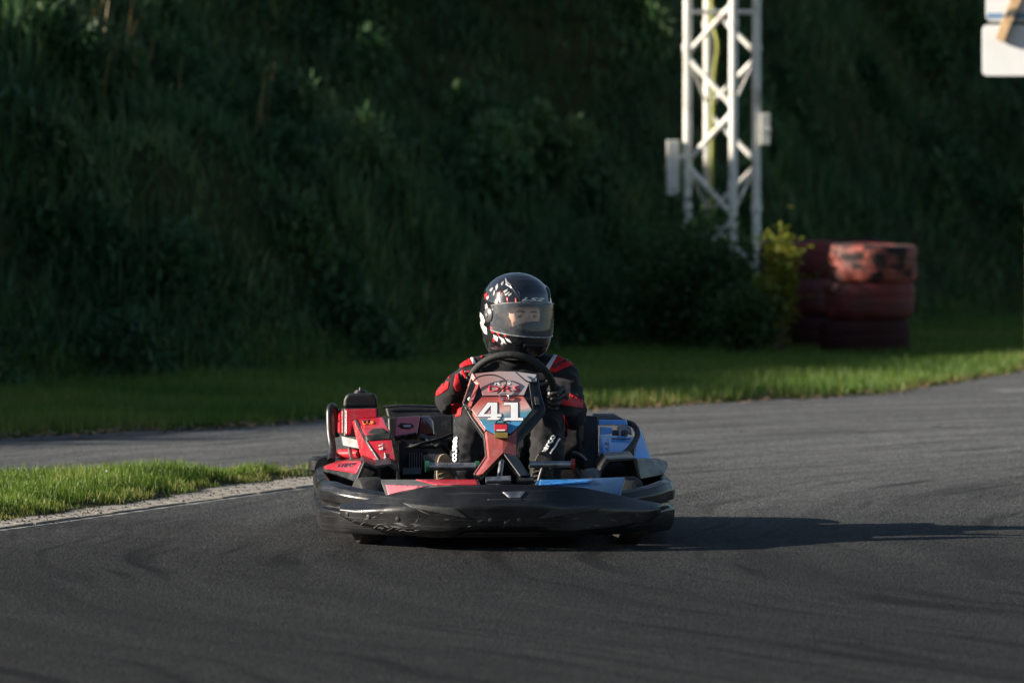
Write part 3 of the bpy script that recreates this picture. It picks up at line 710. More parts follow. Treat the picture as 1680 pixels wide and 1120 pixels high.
for px in (1698, 1770):
    q = SP(px, 60); hull('post', [(q.x + a, q.y + 0.075 + b, z) for a in (-.045, .045) for b in (0, .09) for z in (-0.05, 3.2)], 'timber', sg, 0.006)

# ------------------------------------------------------------------ tyres
TYR = [(-0.135, 0.20), (-0.145, 0.24), (-0.145, 0.30), (-0.135, 0.33), (-0.11, 0.344), (-0.05, 0.347), (-0.045, 0.340), (-0.03, 0.340), (-0.025, 0.348), (0.025, 0.348), (0.03, 0.340), (0.045, 0.340), (0.05, 0.347), (0.11, 0.344), (0.135, 0.33), (0.145, 0.30), (0.145, 0.24), (0.135, 0.20), (0.11, 0.215), (0, 0.30), (-0.11, 0.215)]
def tyre(px, y, z, mat, label, rot=0):
    c = W(px, 500, y); o = lathe('tyre', [(h, r) for h, r in TYR], (0, 0, 1), (0, 0, 0), mat, None, 44)
    o.location = (c.x, y, z + 0.145); o.rotation_euler = (R(random.uniform(-1.2, 1.2)), R(random.uniform(-1.2, 1.2)), rot)
    for v in o.data.vertices:
        q = noise.noise((v.co*3.2) + Vector((px, y, z))); v.co.x *= 1 + 0.06*q; v.co.y *= 1 + 0.06*q; v.co.z += 0.012*noise.noise(v.co*5 + Vector((y, px, z)))
    tag(o, label, 'tyre', 'painted tyres stacked beside the track'); return o
for px, y, z, mt, lb_ in [
    (1418, 46.0, 0.0, 'tyre_dark', 'unpainted dark tyre at the bottom of the stack closest to the asphalt'),
    (1425, 46.0, 0.287, 'tyre_red', 'dull red tyre in the middle of the stack closest to the asphalt'),
    (1432, 46.0, 0.574, 'tyre_worn', 'scraped red tyre with peeling paint, on top of the stack closest to the asphalt'),
    (1310, 47.4, 0.0, 'tyre_dark', 'dark tyre at the bottom of the stack next to the leafy shrub'),
    (1314, 47.4, 0.287, 'tyre_red', 'dark red tyre in the middle of the stack next to the leafy shrub'),
    (1316, 47.4, 0.574, 'tyre_red', 'red tyre on top of the stack next to the leafy shrub'),
    (1392, 48.7, 0.0, 'tyre_dark', 'dark tyre at the bottom of the stack behind the two front stacks'),
    (1390, 48.7, 0.287, 'tyre_dark', 'dark tyre in the middle of the stack behind the two front stacks'),
    (1388, 48.7, 0.574, 'tyre_dark', 'dark tyre on top of the stack behind the two front stacks')]:
    tyre(px, y, z, mt, lb_, random.uniform(0, 6))

# ------------------------------------------------------------------ go-kart
kart = thing('go_kart', T_KART, (0, 0, 0), 'rental go-kart with black wraparound bumper, red and blue bodywork and number 41', 'go-kart')
# front bumper shield: a bowed lens-shaped plate
def sh_top(u): return float(np.interp(abs(u), [0, 0.25, 0.5, 0.75, 0.9, 1.0], [0.266, 0.262, 0.249, 0.212, 0.186, 0.172]))
def sh_bot(u): return float(np.interp(abs(u), [0, 0.24, 0.30, 0.42, 0.7, 0.9, 1.0], [0.074, 0.074, 0.056, 0.052, 0.070, 0.095, 0.125]))
def sh_pt(u, v):
    zb, zt = sh_bot(u), sh_top(u); z = zb + (zt - zb)*v
    y = 0.28*abs(u)**2.6 - 0.02 + float(np.interp(v, [0, .12, .62, .70, 1], [.050, .010, 0, .012, .058]))
    return Vector((0.645*u, y, z))
NU, NV = 64, 14
sv = [sh_pt(-1 + 2*i/NU, j/NV) for i in range(NU + 1) for j in range(NV + 1)]
sf = [(i*(NV+1) + j, (i+1)*(NV+1) + j, (i+1)*(NV+1) + j + 1, i*(NV+1) + j + 1) for i in range(NU) for j in range(NV)]
shield = pyobj('front_bumper', sv, sf, 'bumper_black', kart, 60)
m_ = shield.modifiers.new('s', 'SOLIDIFY'); m_.thickness = 0.022; m_.offset = -1
m_ = shield.modifiers.new('b', 'BEVEL'); m_.width = 0.006; m_.segments = 3; m_.angle_limit = R(40)
# make sure solidify goes backwards
if shield.data.polygons[len(shield.data.polygons)//2].normal.y > 0: shield.data.flip_normals()
SB = bvh_of(shield)
poly_decal('lit_recess', [(661, 825), (747, 834), (768, 849), (765, 850), (676, 833)], SB, 'recess_grey', shield, 0.003)  # flat patches; sunlit grey of the embossed recesses put into the colour
poly_decal('lit_recess', [(992, 830), (906, 836), (884, 850), (888, 851), (978, 837)], SB, 'recess_grey', shield, 0.003)
poly_decal('emblem', [(824, 807), (862, 806), (853, 817), (835, 817)], SB, 'metal_grey', shield, 0.003)
poly_decal('seam', [(800, 819), (858, 819), (858, 820.2), (800, 820.2)], SB, 'recess_grey', shield, 0.002)
for bx_, by_, mt in [(569.5, 843, 'chrome'), (604.5, 847, 'chrome'), (652, 851, 'metal_dark'), (805, 853, 'metal_dark'), (852, 853, 'metal_dark'), (1044, 845, 'metal_dark'), (1078, 839, 'metal_dark'), (830, 858, 'metal_dark')]:
    hit, nr, _, _ = SB.ray_cast(CAM_K, (K(bx_, by_, 0.1) - CAM_K).normalized())
    if hit is None: continue
    if nr.y > 0: nr = -nr
    b_ = lathe('bolt', [(0, 0.0), (0, 0.0085), (0.004, 0.008), (0.005, 0.0)], nr, hit, mt, shield, 16, False)
    lathe('socket', [(0.0045, 0.0), (0.0045, 0.003), (0.0056, 0.003), (0.0056, 0.0)], nr, hit, 'rubber', b_, 10, False)

rs_ = random.Random(11)
for i in range(46):                                   # scrapes in the plastic, most of them low on the struck corner
    if i < 34: x_, y_ = rs_.gauss(650, 48), rs_.gauss(856, 12)
    else: x_, y_ = rs_.uniform(680, 1040), rs_.uniform(825, 868)
    l_, a_, t_ = rs_.uniform(3, 13), rs_.gauss(-0.15, 0.35), rs_.uniform(0.35, 0.9)
    dx_, dy_ = math.cos(a_)*l_, math.sin(a_)*l_
    poly_decal('scratch', [(x_ - dx_, y_ - dy_), (x_, y_ - t_), (x_ + dx_, y_ + dy_), (x_ - 0.2*dx_, y_ + t_*0.8)], SB, 'scratch', shield, 0.0012, 4.0)

def sweep(name, path, prof, mat, parent, zscale=None, bevel=0, sub=7):
    """closed profile (outward, z) swept along a plan path; outward = left of travel."""
    P = catmull([(x, y, 0) for x, y in path], sub); n = len(P); rings = []; bm = bmesh.new()
    for i in range(n):
        t = (P[min(i+1, n-1)] - P[max(i-1, 0)]).normalized(); nrm = Vector((-t.y, t.x, 0)); s = i/(n-1)
        zs = zscale(s) if zscale else 1.0
        rings.append([bm.verts.new(P[i] + nrm*o_ + Vector((0, 0, 0.055 + (z_ - 0.055)*zs))) for o_, z_ in prof])
    m = len(prof)
    for i in range(n-1):
        for k in range(m): bm.faces.new((rings[i][k], rings[i][(k+1) % m], rings[i+1][(k+1) % m], rings[i+1][k]))
    bm.faces.new(rings[0][::-1]); bm.faces.new(rings[-1])
    return from_bm(name, bm, mat, parent, 32, bevel)
def smooth_prof(pr, n=4):
    q = catmull([(a, b, 0) for a, b in pr], n); return [(v.x, v.y) for v in q[:-1]]
side_prof = [(-0.010, 0.058), (0.0, 0.046), (0.030, 0.050), (0.043, 0.080), (0.047, 0.140), (0.024, 0.150), (0.022, 0.168), (0.044, 0.176), (0.048, 0.215), (0.034, 0.243), (0.004, 0.254), (-0.010, 0.246)]
hs = lambda s: 0.80 + 0.20*min(1, s/0.32) - 0.0*s
side_path = [(0.38, 0.25), (0.51, 0.325), (0.60, 0.405), (0.655, 0.50), (0.682, 0.60), (0.690, 0.95), (0.690, 1.45), (0.675, 1.75), (0.63, 1.96), (0.52, 2.06)]
# travel such that 'left' is outward: for +x side go rear -> front reversed
for sgn in (1, -1):
    path = [(sgn*x, y) for x, y in side_path]
    pr = [(-o_ if sgn > 0 else o_, z_) for o_, z_ in side_prof]
    sbm = sweep('side_bumper', path, pr, 'bumper_black', kart, hs, 0.006)
# rear bumper
rear_prof = smooth_prof([(-0.05, 0.10), (0.0, 0.09), (0.04, 0.11), (0.05, 0.17), (0.045, 0.25), (0.02, 0.285), (-0.03, 0.285), (-0.05, 0.24), (-0.05, 0.10)], 3)
rb_ = sweep('rear_bumper', [(-0.68, 1.70), (-0.67, 1.88), (-0.58, 2.06), (-0.3, 2.13), (0, 2.14), (0.3, 2.13), (0.58, 2.06), (0.67, 1.88), (0.68, 1.70)], rear_prof, 'bumper_black', kart, None)
# round bumper corner roller seen behind the red pod
q = K(531, 762, 1.80); lathe('corner_roller', [(-0.035, 0.0), (-0.035, 0.05), (-0.02, 0.065), (0.02, 0.065), (0.035, 0.05), (0.035, 0.0)], (0, 0, 1), q, 'bumper_black', kart, 28, False)

# chassis, floor, axle
fl = hull('floor_tray', [(x, y, z) for x, y in ((-0.33, 0.22), (0.33, 0.22), (0.36, 0.9), (-0.36, 0.9)) for z in (0.045, 0.052)], 'metal_dark', kart, 0)
for sgn in (1, -1):
    tube('chassis_rail', [(sgn*0.22, 0.10, 0.075), (sgn*0.30, 0.35, 0.07), (sgn*0.34, 0.8, 0.07), (sgn*0.33, 1.5, 0.075), (sgn*0.33, 1.95, 0.12)], 0.016, 'metal_dark', kart)
    tube('bumper_mount', [(sgn*0.24, 0.06, 0.15), (sgn*0.26, 0.3, 0.12)], 0.011, 'metal_grey', kart, False)
    tube('side_mount', [(sgn*0.33, 0.75, 0.09), (sgn*0.69, 0.8, 0.13)], 0.012, 'metal_dark', kart, False)
    tube('side_mount', [(sgn*0.33, 1.35, 0.09), (sgn*0.69, 1.4, 0.13)], 0.012, 'metal_dark', kart, False)
for yy in (0.12, 0.5, 1.1, 1.9): tube('crossmember', [(-0.33, yy, 0.068), (0.33, yy, 0.068)], 0.014, 'metal_dark', kart, False)
tube('rear_axle', [(-0.62, 1.62, 0.14), (0.62, 1.62, 0.14)], 0.02, 'metal_grey', kart, False)
def wheel(x, y, r, w, steer=0):
    ax = Vector((math.cos(steer), math.sin(steer), 0)); c = Vector((x, y, r)); h = w/2
    root = lathe('wheel', [(-h*0.75, 0.030), (-h*0.75, r*0.50), (-h*0.5, r*0.46), (h*0.5, r*0.46), (h*0.75, r*0.50), (h*0.75, 0.030)], ax, c, 'metal_dark', kart, 28)
    lathe('tyre', [(-h*0.8, r*0.5), (-h*1.0, r*0.62), (-h*1.02, r*0.8), (-h*0.86, r*0.95), (-h*0.6, r), (h*0.6, r), (h*0.86, r*0.95), (h*1.02, r*0.8), (h*1.0, r*0.62), (h*0.8, r*0.5)], ax, c, 'rubber', root, 44)
    lathe('hub', [(-h*0.95, 0.0), (-h*0.95, 0.03), (h*0.95, 0.03), (h*0.95, 0.0)], ax, c, 'metal_dark', root, 20, False)
for sx_ in (-1, 1):
    wheel(sx_*0.52, 0.50, 0.135, 0.12, R(13)); wheel(sx_*0.54, 1.62, 0.140, 0.18)
    tube('stub_axle', [(sx_*0.33, 0.5, 0.12), (sx_*0.50, 0.5, 0.137)], 0.014, 'metal_grey', kart, False)

# front fairings with coloured stickers
def KP(pts): return [K(*p) for p in pts]
def facet(name, pts, mat, parent, thick=(0, 0.004, -0.004), bevel=0.0):
    return slab(name, pts, thick, mat, parent, bevel)
fa_l = hull('front_fairing', KP([(623, 786, .34), (671, 786.5, .34), (787, 786.5, .34), (634, 815, .18), (789, 800, .06), (700, 806, .10), (640, 822, .22), (789, 806, .10), (700, 815, .30)]), 'plastic_grey', kart, 0.005)
fa_r = hull('front_fairing', KP([(876, 797, .06), (880, 787, .34), (974, 786, .34), (1027, 782, .36), (1018, 812, .20), (950, 805, .12), (1018, 820, .25), (876, 806, .12)]), 'blue_dark', kart, 0.005)
FB_L, FB_R = bvh_of(fa_l), bvh_of(fa_r)
poly_decal('sticker', [(682, 787.5), (782, 787.5), (784, 796), (716, 796)], FB_L, 'red_panel', fa_l, 0.004, 4.0, 0.6)
poly_decal('sticker', [(633, 796), (704, 798), (660, 806), (637, 812)], FB_L, 'red_faded_lit', fa_l, 0.004, 4.0, 0.6)
poly_decal('sticker', [(886, 788), (972, 787), (966, 792), (884, 797)], FB_R, 'blue_panel', fa_r, 0.004, 4.0, 0.6)
hull('fairing_edge', KP([(955, 771, .55), (972, 766, .62), (990, 772, .62), (985, 784, .50), (957, 783, .48)]), 'plastic_black', kart, 0.006)
tube('nose_tube', KP([(797, 788, .33), (838, 786.5, .33)]), 0.016, 'metal_grey', kart, False, 16)
tube('nose_tube', KP([(848, 788, .36), (876, 787, .36)]), 0.014, 'metal_dark', kart, False, 16)

# side pods with hollow wheel arches
def arch(name, pl, y0, y1, mat, parent, th=0.014):
    P0 = [K(px, py, y0) for px, py in pl]; P1 = [Vector((p.x, y1, p.z + 0.01)) for p in P0]
    c = sum(P0, Vector())/len(P0); n = len(P0); v, f = [], []
    for P in (P0, P1):
        for p in P: v.append(p)
        for p in P: d = Vector((p.x - c.x, 0, p.z - c.z + 0.03)); v.append(p - d.normalized()*th)
    for i in range(n-1):
        f += [(i, i+1, 2*n+i+1, 2*n+i), (n+i, 3*n+i, 3*n+i+1, n+i+1), (i, n+i, n+i+1, i+1), (2*n+i, 2*n+i+1, 3*n+i+1, 3*n+i)]
    f += [(0, 2*n, 3*n, n), (n-1, 2*n-1, 4*n-1, 3*n-1)]
    return pyobj(name, v, f, mat, parent, 30, 0.003)
pod_l = hull('side_pod', KP([(583, 790, .64), (596, 757, .66), (530, 764, 1.2), (529, 774, 1.2), (557, 752, 1.55), (593, 752, 1.0), (593, 754, 1.55), (545, 776, .9), (590, 790, 1.0)]), 'plastic_black', kart, 0.008)
PL = bvh_of(pod_l)
poly_decal('sticker', [(533, 765), (557, 756), (592, 756), (594, 758), (585, 777), (563, 773), (534, 769)], PL, 'red_panel', pod_l, 0.003, 4.0, 0.6)
project('lettering', quad_map(text_mesh('SODIKART', 0.3, 0.012), (553, 768), (583, 766), (556, 762), (586, 760)), bvh_of(pod_l), 'dark_print', pod_l, 0.0055, 3, 0.6)
arch('wheel_arch', [(582, 792), (597, 757), (614, 764), (642, 760), (656, 772), (656, 788)], 0.62, 1.0, 'plastic_black', kart)
arch('wheel_arch', [(980, 786), (984, 769), (997, 753), (1043, 751), (1052, 784)], 0.62, 1.0, 'plastic_black', kart)
pod_r = hull('side_pod', KP([(1051, 786, .64), (1094, 757, 1.15), (1097, 764, 1.1), (1078, 751, 1.6), (1044, 751, .68), (1010, 753, 1.5), (1090, 778, .9), (1055, 788, 1.0)]), 'plastic_black', kart, 0.008)
for sgn in (-1, 1):      # inner wall of each pod closes the body towards the seat
    hull('pod_wall', [(sgn*x, y, z) for x in (0.37, 0.385) for y, z in ((0.85, 0.06), (0.85, 0.22), (1.65, 0.06), (1.65, 0.27))], 'plastic_black', kart, 0.003)

# left (engine) bodywork: fuel tank on red box, sloping red pod, second pod with tail lens
tank = hull('fuel_tank', KP([(px, py, y) for y in (1.36, 1.60) for px, py in ((563, 669), (620, 669), (564, 654), (619, 653), (570, 645), (613, 644))]), 'plastic_black', kart, 0.018)
c = K(591.5, 644.5, 1.47); cap = lathe('filler_cap', [(-0.01, 0.0), (-0.01, 0.028), (0.006, 0.028), (0.008, 0.024), (0.012, 0.022), (0.012, 0.0)], (0, 0, 1), c, 'plastic_black', tank, 24, False)
lathe('valve', [(0.01, 0.0), (0.01, 0.008), (0.024, 0.006), (0.024, 0.0)], (0, 0, 1), c, 'metal_dark', cap, 12, False)
tb = hull('tank_box', KP([(565, 669, 1.32), (621, 668, 1.32), (621, 716, 1.28), (565, 716, 1.28), (554, 670, 1.62), (553, 712, 1.62), (623, 669, 1.62), (623, 712, 1.62)]), 'plastic_black', kart, 0.006)
TBV = bvh_of(tb)
poly_decal('sticker', [(567.5, 671.5), (618.5, 670.5), (618.5, 684), (578, 690), (575, 713), (567.5, 713)], TBV, 'red_panel', tb, 0.003)
poly_decal('sticker', [(555.5, 673), (562.5, 672.5), (563, 711), (555, 709)], TBV, 'orange_mark' if False else 'red_panel', tb, 0.003)
spod = hull('engine_cover', KP([(583, 688, 1.22), (628, 684, 1.22), (641, 710, 1.02), (601, 714, 1.02), (601, 724, 1.0), (640.5, 721, 1.0), (650, 759, .90), (623, 757, .90), (577, 690, 1.28), (594, 755, 1.02), (580, 692, 1.36), (630, 688, 1.36), (594, 757, 1.3), (650, 760, 1.3)]), 'red_panel', kart, 0.007)
SPB = bvh_of(spod)
poly_decal('grip_recess', [(603, 711), (611, 704), (628, 703), (637, 709.5), (625, 713)], SPB, 'rubber', spod, 0.003)
poly_decal('trim', [(598, 714.5), (641.5, 710.5), (641, 720.5), (601, 723.5)], SPB, 'plastic_black', spod, 0.004)
poly_decal('trim', [(581.5, 688.5), (584.5, 688.2), (604, 724), (625, 757), (621, 757), (600, 726)], SPB, 'plastic_black', spod, 0.003)
poly_decal('trim', [(627, 684.5), (630, 684.5), (643, 710), (652, 758), (648.5, 758), (639, 712)], SPB, 'plastic_black', spod, 0.003)
poly_decal('marking', [(593, 690.5), (607, 689), (608, 692), (595, 694)], SPB, 'dark_print', spod, 0.003)
project('lettering', quad_map(text_mesh('U.S', 0.1, 0.02), (596, 697), (615, 695.5), (594, 692), (613, 690.5)), SPB, 'orange_mark', spod, 0.0035, 3)
project('lettering', quad_map(text_mesh('6.1.', 0.0, 0.01), (629, 738), (628, 727.5), (622, 738.5), (621, 728)), SPB, 'white_print', spod, 0.0035, 3)
project('lettering', quad_map(text_mesh('Tm', 0.3, 0.01), (635, 757), (633, 743), (631, 757), (629, 743)), SPB, 'white_print', spod, 0.0035, 3)
tube('guard_hoop', KP([(543, 756, 1.30), (545, 735, 1.38), (542, 712, 1.42), (541, 690, 1.44), (541.5, 672, 1.46), (545, 667, 1.50), (549, 674, 1.56), (551, 715, 1.6)]), 0.0165, 'plastic_black', kart)
rp = hull('rear_cover', KP([(650, 684, 1.46), (690, 681.5, 1.46), (684, 712, 1.36), (646, 719, 1.36), (650, 684, 1.65), (690, 683, 1.65), (646, 722, 1.6), (686, 722, 1.6)]), 'red_faded_lit', kart, 0.008)
RPB = bvh_of(rp)
poly_decal('grip_recess', [(653, 699), (658, 694.5), (676, 695.5), (679, 700), (672, 703.5), (659, 703)], RPB, 'rubber', rp, 0.003)
poly_decal('label', [(661, 697.5), (674, 697.5), (675, 701.5), (662, 701)], RPB, 'grey_print', rp, 0.004)
poly_decal('trim', [(645, 716), (686, 709), (687, 718), (646, 724)], RPB, 'plastic_black', rp, 0.003)
hull('tail_lens', KP([(690, 682, 1.46), (703, 682, 1.50), (711, 690, 1.52), (713, 714, 1.46), (687, 717, 1.40), (690, 684, 1.62), (711, 690, 1.62), (712, 716, 1.6), (687, 718, 1.6)]), 'red_lens', kart, 0.010)
hull('rear_carrier', KP([(632, 668, 1.78), (742, 668, 1.78), (742, 681, 1.74), (636, 684, 1.74), (632, 668, 1.95), (742, 668, 1.95), (742, 684, 1.9), (636, 686, 1.9)]), 'plastic_black', kart, 0.01)
tube('carrier_rail', KP([(628, 668, 1.76), (660, 665.5, 1.76), (742, 667, 1.76)]), 0.006, 'metal_dark', kart)
hull('tank_bracket', KP([(559, 714, 1.30), (592, 722, 1.22), (594, 737, 1.2), (562, 731, 1.28), (559, 714, 1.5), (592, 722, 1.5), (594, 737, 1.5), (562, 731, 1.5)]), 'plastic_grey', kart, 0.006)
tube('fuel_canister', KP([(556, 745, 1.36), (592, 744, 1.30)]), 0.022, 'red_panel', kart, False, 18)
tube('canister_strap', KP([(573, 734, 1.28), (578, 756, 1.28)]), 0.008, 'metal_grey', kart, False)
eng = hull('engine_block', KP([(655, 724, 1.12), (735, 722, 1.3), (742, 776, 1.12), (655, 778, 1.02), (655, 726, 1.4), (735, 722, 1.5), (742, 776, 1.5), (655, 778, 1.4)]), 'rubber', kart, 0.01)
for i in range(6):
    hull('cooling_fin', KP([(671 + i*4, 742, 1.0), (673 + i*4, 742, 1.0), (671 + i*4, 768, .98), (673 + i*4, 768, .98), (671 + i*4, 742, 1.12), (673 + i*4, 742, 1.12), (671 + i*4, 768, 1.12), (673 + i*4, 768, 1.12)]), 'metal_dark', eng, 0.001)
hull('valve_cover', KP([(660, 767, .95), (692, 766, .95), (692, 778, .94), (660, 779, .94), (660, 767, 1.05), (692, 766, 1.05), (692, 778, 1.05), (660, 779, 1.05)]), 'metal_dark', eng, 0.004)
lathe('pull_starter', [(-0.02, 0), (-0.02, 0.05), (0.0, 0.055), (0.02, 0.04), (0.02, 0)], (0.1, -1, 0.1), K(716, 740, 1.1), 'metal_dark', eng, 24, False)
for pts_ in ([(660, 722, 1.05), (675, 730, 1.0), (700, 733, 1.02), (722, 728, 1.1)], [(664, 735, 1.0), (690, 728, .98), (716, 722, 1.05), (742, 712, 1.2)], [(700, 748, 1.0), (718, 756, .98), (738, 752, 1.02), (745, 738, 1.1)]): tube('hose', KP(pts_), 0.007, 'rubber', kart)
hull('clutch_guard', KP([(694, 746, .98), (722, 742, .98), (728, 764, .95), (696, 770, .95), (694, 746, 1.04), (722, 742, 1.04), (728, 764, 1.04), (696, 770, 1.04)]), 'metal_dark', eng, 0.006)
tube('hose', KP([(700, 722, 1.1), (712, 732, 1.05), (724, 730, 1.05), (735, 742, 1.1)]), 0.008, 'rubber', kart)
tube('exhaust_pipe', KP([(690, 716, 1.3), (712, 722, 1.28), (736, 724, 1.32), (742, 735, 1.4)]), 0.013, 'metal_dark', kart)

hull('engine_shroud', KP([(636, 684, 1.72), (744, 680, 1.72), (744, 768, 1.66), (640, 768, 1.66), (636, 684, 1.78), (744, 680, 1.78), (744, 768, 1.72), (640, 768, 1.72)]), 'plastic_black', kart, 0.01)
hull('seat_shroud', KP([(926, 688, 1.60), (962, 684, 1.60), (962, 770, 1.52), (918, 770, 1.52), (926, 688, 1.66), (962, 684, 1.66), (962, 770, 1.58), (918, 770, 1.58)]), 'plastic_black', kart, 0.01)

# right bodywork: blue pod over a silver motor
bp_ = hull('blue_pod', KP([(983, 713, 1.25), (1043, 716, 1.25), (1018, 750, 1.02), (997, 753, 1.0), (983, 765, 0.98), (983, 716, 1.36), (1043, 718, 1.42), (1040, 752, 1.3), (984, 765, 1.3)]), 'blue_panel', kart, 0.006)
BPB = bvh_of(bp_)
project('lettering', quad_map(text_mesh('6.1.', 0.0, 0.01), (1001, 738), (998, 720), (994, 738), (991, 721)), BPB, 'grey_print', bp_, 0.0035, 3)
poly_decal('marking', [(988, 745), (994, 744), (994, 751), (988, 753)], BPB, 'dark_print', bp_, 0.003)
poly_decal('marking', [(1003, 718.5), (1036, 719), (1034, 721), (1003, 720.5)], BPB, 'blue_dark', bp_, 0.003)
hull('blue_fin', KP([(1044, 699, 1.55), (1050, 703, 1.5), (1056, 715, 1.45), (1071, 762, 1.05), (1070, 767, 1.02), (1051, 776, .95), (1041, 752, 1.02), (1044, 722, 1.3), (1050, 704, 1.7), (1068, 750, 1.6), (1046, 752, 1.6)]), 'blue_panel', kart, 0.008)
tube('seal_band', KP([(1030, 693, 1.50), (1040, 698, 1.42), (1046, 712, 1.30), (1038, 730, 1.15), (1026, 742, 1.05), (1017, 751, .99)]), 0.012, 'rubber', kart)
tbar = hull('blue_cap', KP([(981, 688.5, 1.44), (1028, 689, 1.44), (1030, 697, 1.40), (981, 696, 1.40), (983, 687, 1.6), (1026, 687, 1.6), (981, 698, 1.6), (1030, 699, 1.6)]), 'blue_panel', kart, 0.006)
hull('cap_mount', KP([(972, 678, 1.55), (1007, 678, 1.55), (1024, 688, 1.48), (972, 690, 1.48), (972, 678, 1.7), (1007, 678, 1.7), (1024, 690, 1.7), (972, 690, 1.7)]), 'plastic_black', kart, 0.006)
mo = tube('motor', KP([(1006, 712, 1.32), (1028, 712, 1.30)]), 0.018, 'metal_dark', kart, False, 22)
hull('motor_housing', KP([(1012, 699, 1.40), (1034, 698, 1.38), (1037, 712, 1.34), (1014, 708, 1.36), (1012, 699, 1.5), (1034, 698, 1.5), (1037, 714, 1.5)]), 'metal_grey', mo, 0.008)
tube('clamp', KP([(1016, 704, 1.30), (1017, 720, 1.27)]), 0.006, 'metal_grey', mo, False)
hull('blue_reflection', KP([(984, 699, 1.36), (1004, 701, 1.34), (1006, 711, 1.30), (984, 713, 1.28), (984, 699, 1.5), (1004, 701, 1.5), (1006, 712, 1.5), (984, 713, 1.5)]), 'blue_panel', kart, 0.006)  # blue block added for a pale bluish reflection beside the motor
hull('radiator', KP([(958, 681, 1.42), (981, 682, 1.42), (982, 767, 1.30), (957, 768, 1.30), (958, 681, 1.55), (981, 682, 1.55), (982, 767, 1.5), (957, 768, 1.5)]), 'plastic_black', kart, 0.008)
tube('hose', KP([(952, 690, 1.36), (949, 715, 1.3), (954, 738, 1.22), (962, 756, 1.18)]), 0.010, 'rubber', kart)
tube('seat_stay', KP([(940, 742, 1.15), (952, 746, 1.1), (963, 757, 1.05)]), 0.007, 'metal_grey', kart)

# seat
sv, sf = [], []; SX = 0.085
cl = catmull([(0, 0.98, 0.13), (0, 1.15, 0.085), (0, 1.33, 0.09), (0, 1.46, 0.20), (0, 1.53, 0.38), (0, 1.57, 0.55)], 5); NC = 18
for i, c in enumerate(cl):
    s = i/(len(cl)-1); wd = float(np.interp(s, [0, .5, .8, 1], [0.19, 0.215, 0.22, 0.17])); rz = float(np.interp(s, [0, .4, .7, 1], [0.07, 0.16, 0.16, 0.05]))
    t = (cl[min(i+1, len(cl)-1)] - cl[max(i-1, 0)]).normalized(); nr = Vector((0, -t.z, t.y))
    for k in range(NC + 1):
        u = -1 + 2*k/NC; sv.append(c + Vector((SX + wd*math.sin(u*1.35)/math.sin(1.35), 0, 0)) + nr*rz*abs(u)**2.5)
for i in range(len(cl)-1):
    for k in range(NC): a = i*(NC+1) + k; sf.append((a, a+1, a+NC+2, a+NC+1))
seat = pyobj('seat', sv, sf, 'plastic_black', kart, 60); m_ = seat.modifiers.new('s', 'SOLIDIFY'); m_.thickness = 0.012

# foot bars, pedals, steering
for (xa, xb, py, rm) in ((701, 783, 765, 'green_ring'), (869, 940, 761.5, 'red_ring')):
    a, b = K(xa, py, .50), K(xb, py, .50)
    fb = tube('foot_bar', [a, b], 0.0165 if xa < 800 else 0.014, 'metal_grey', kart, False, 20)
    for e_ in (a, b):
        if xa > 800 and e_ is a: continue
        lathe('end_ring', [(-0.008, 0.015), (-0.008, 0.023), (0.008, 0.023), (0.008, 0.015)], (1, 0, 0), e_, rm, fb, 22)
    if xa < 800:
        for i in range(9):
            q = a.lerp(b, 0.22 + 0.052*i); hull('knurl', [q + Vector((dx_, -0.0135 + dy_, 0.0095 + dz_)) for dx_ in (-.003, .003) for dy_ in (-.003, .002) for dz_ in (-.003, .003)], 'grey_print', fb, 0)
for xs_, px in ((-0.12, 728), (0.16, 893)):
    tube('pedal', [(xs_, 0.50, 0.06), (xs_, 0.56, 0.20), K(px, 757, .58)], 0.008, 'metal_dark', kart)
WC = K(838.5, 642, .93); WN = Vector((0.12, 0.85, 0.50)).normalized(); E1 = Vector((1, 0, 0)); E1 = (E1 - WN*E1.dot(WN)).normalized(); E2 = WN.cross(E1)
if E2.z < 0: E2 = -E2
WRr, WRt = 0.178, 0.0155
def rim(a, rr=WRr): return WC + (E1*math.cos(a) + E2*math.sin(a))*rr
stw = tube('steering_wheel', [rim(2*math.pi*k/48) for k in range(49)], WRt, 'rubber', kart, False, 14)
for a in (R(20), R(160), R(270)): tube('spoke', [WC - WN*0.02, rim(a)], 0.009, 'metal_dark', stw, False)
lathe('wheel_hub', [(-0.04, 0), (-0.04, 0.035), (0.0, 0.04), (0.004, 0.0)], WN, WC - WN*0.01, 'plastic_black', stw, 24, False)
tube('steering_column', [WC - WN*0.03, (-0.02, 0.42, 0.10)], 0.011, 'metal_grey', kart, False)
hull('wheel_pod', [rim(R(a), rr) + WN*w for a, rr in ((15, .12), (-15, .14), (-45, .12)) for w in (-0.03, 0.0)], 'plastic_black', stw, 0.008)

# steering fairing (number panel)
def YP(py): return 0.75 - (py - 613)/166*0.40
def NP(px, py, off=0.0): return K(px, py, YP(py) - off)
TV = Vector((0, 0.035, -0.02))
sil = [(775, 612), (883, 613), (886, 640), (895, 672), (872, 700), (852, 720), (848, 745), (868, 779), (853, 781), (838, 762), (825, 745), (806, 765), (789, 782), (777, 778), (797, 748), (793, 714), (772, 684), (759, 661), (768, 634)]
fair = slab('steering_fairing', [NP(*p) for p in sil], TV, 'plastic_black', kart, 0.004)
NB = bvh_of(fair)
tp = [(778, 613), (818, 609), (846, 609.5), (880, 614), (881, 626), (868, 629), (860, 648), (792, 649), (786, 628), (777, 625)]
grad_mat('top_sheen', [(0.0, (0.40, 0.15, 0.14)), (0.45, (0.42, 0.28, 0.27)), (1.0, (0.36, 0.35, 0.38))], tuple(NP(778, 640)), tuple(NP(880, 612)), 0.28, 0.4)  # pinkish sky sheen put into the colour gradient
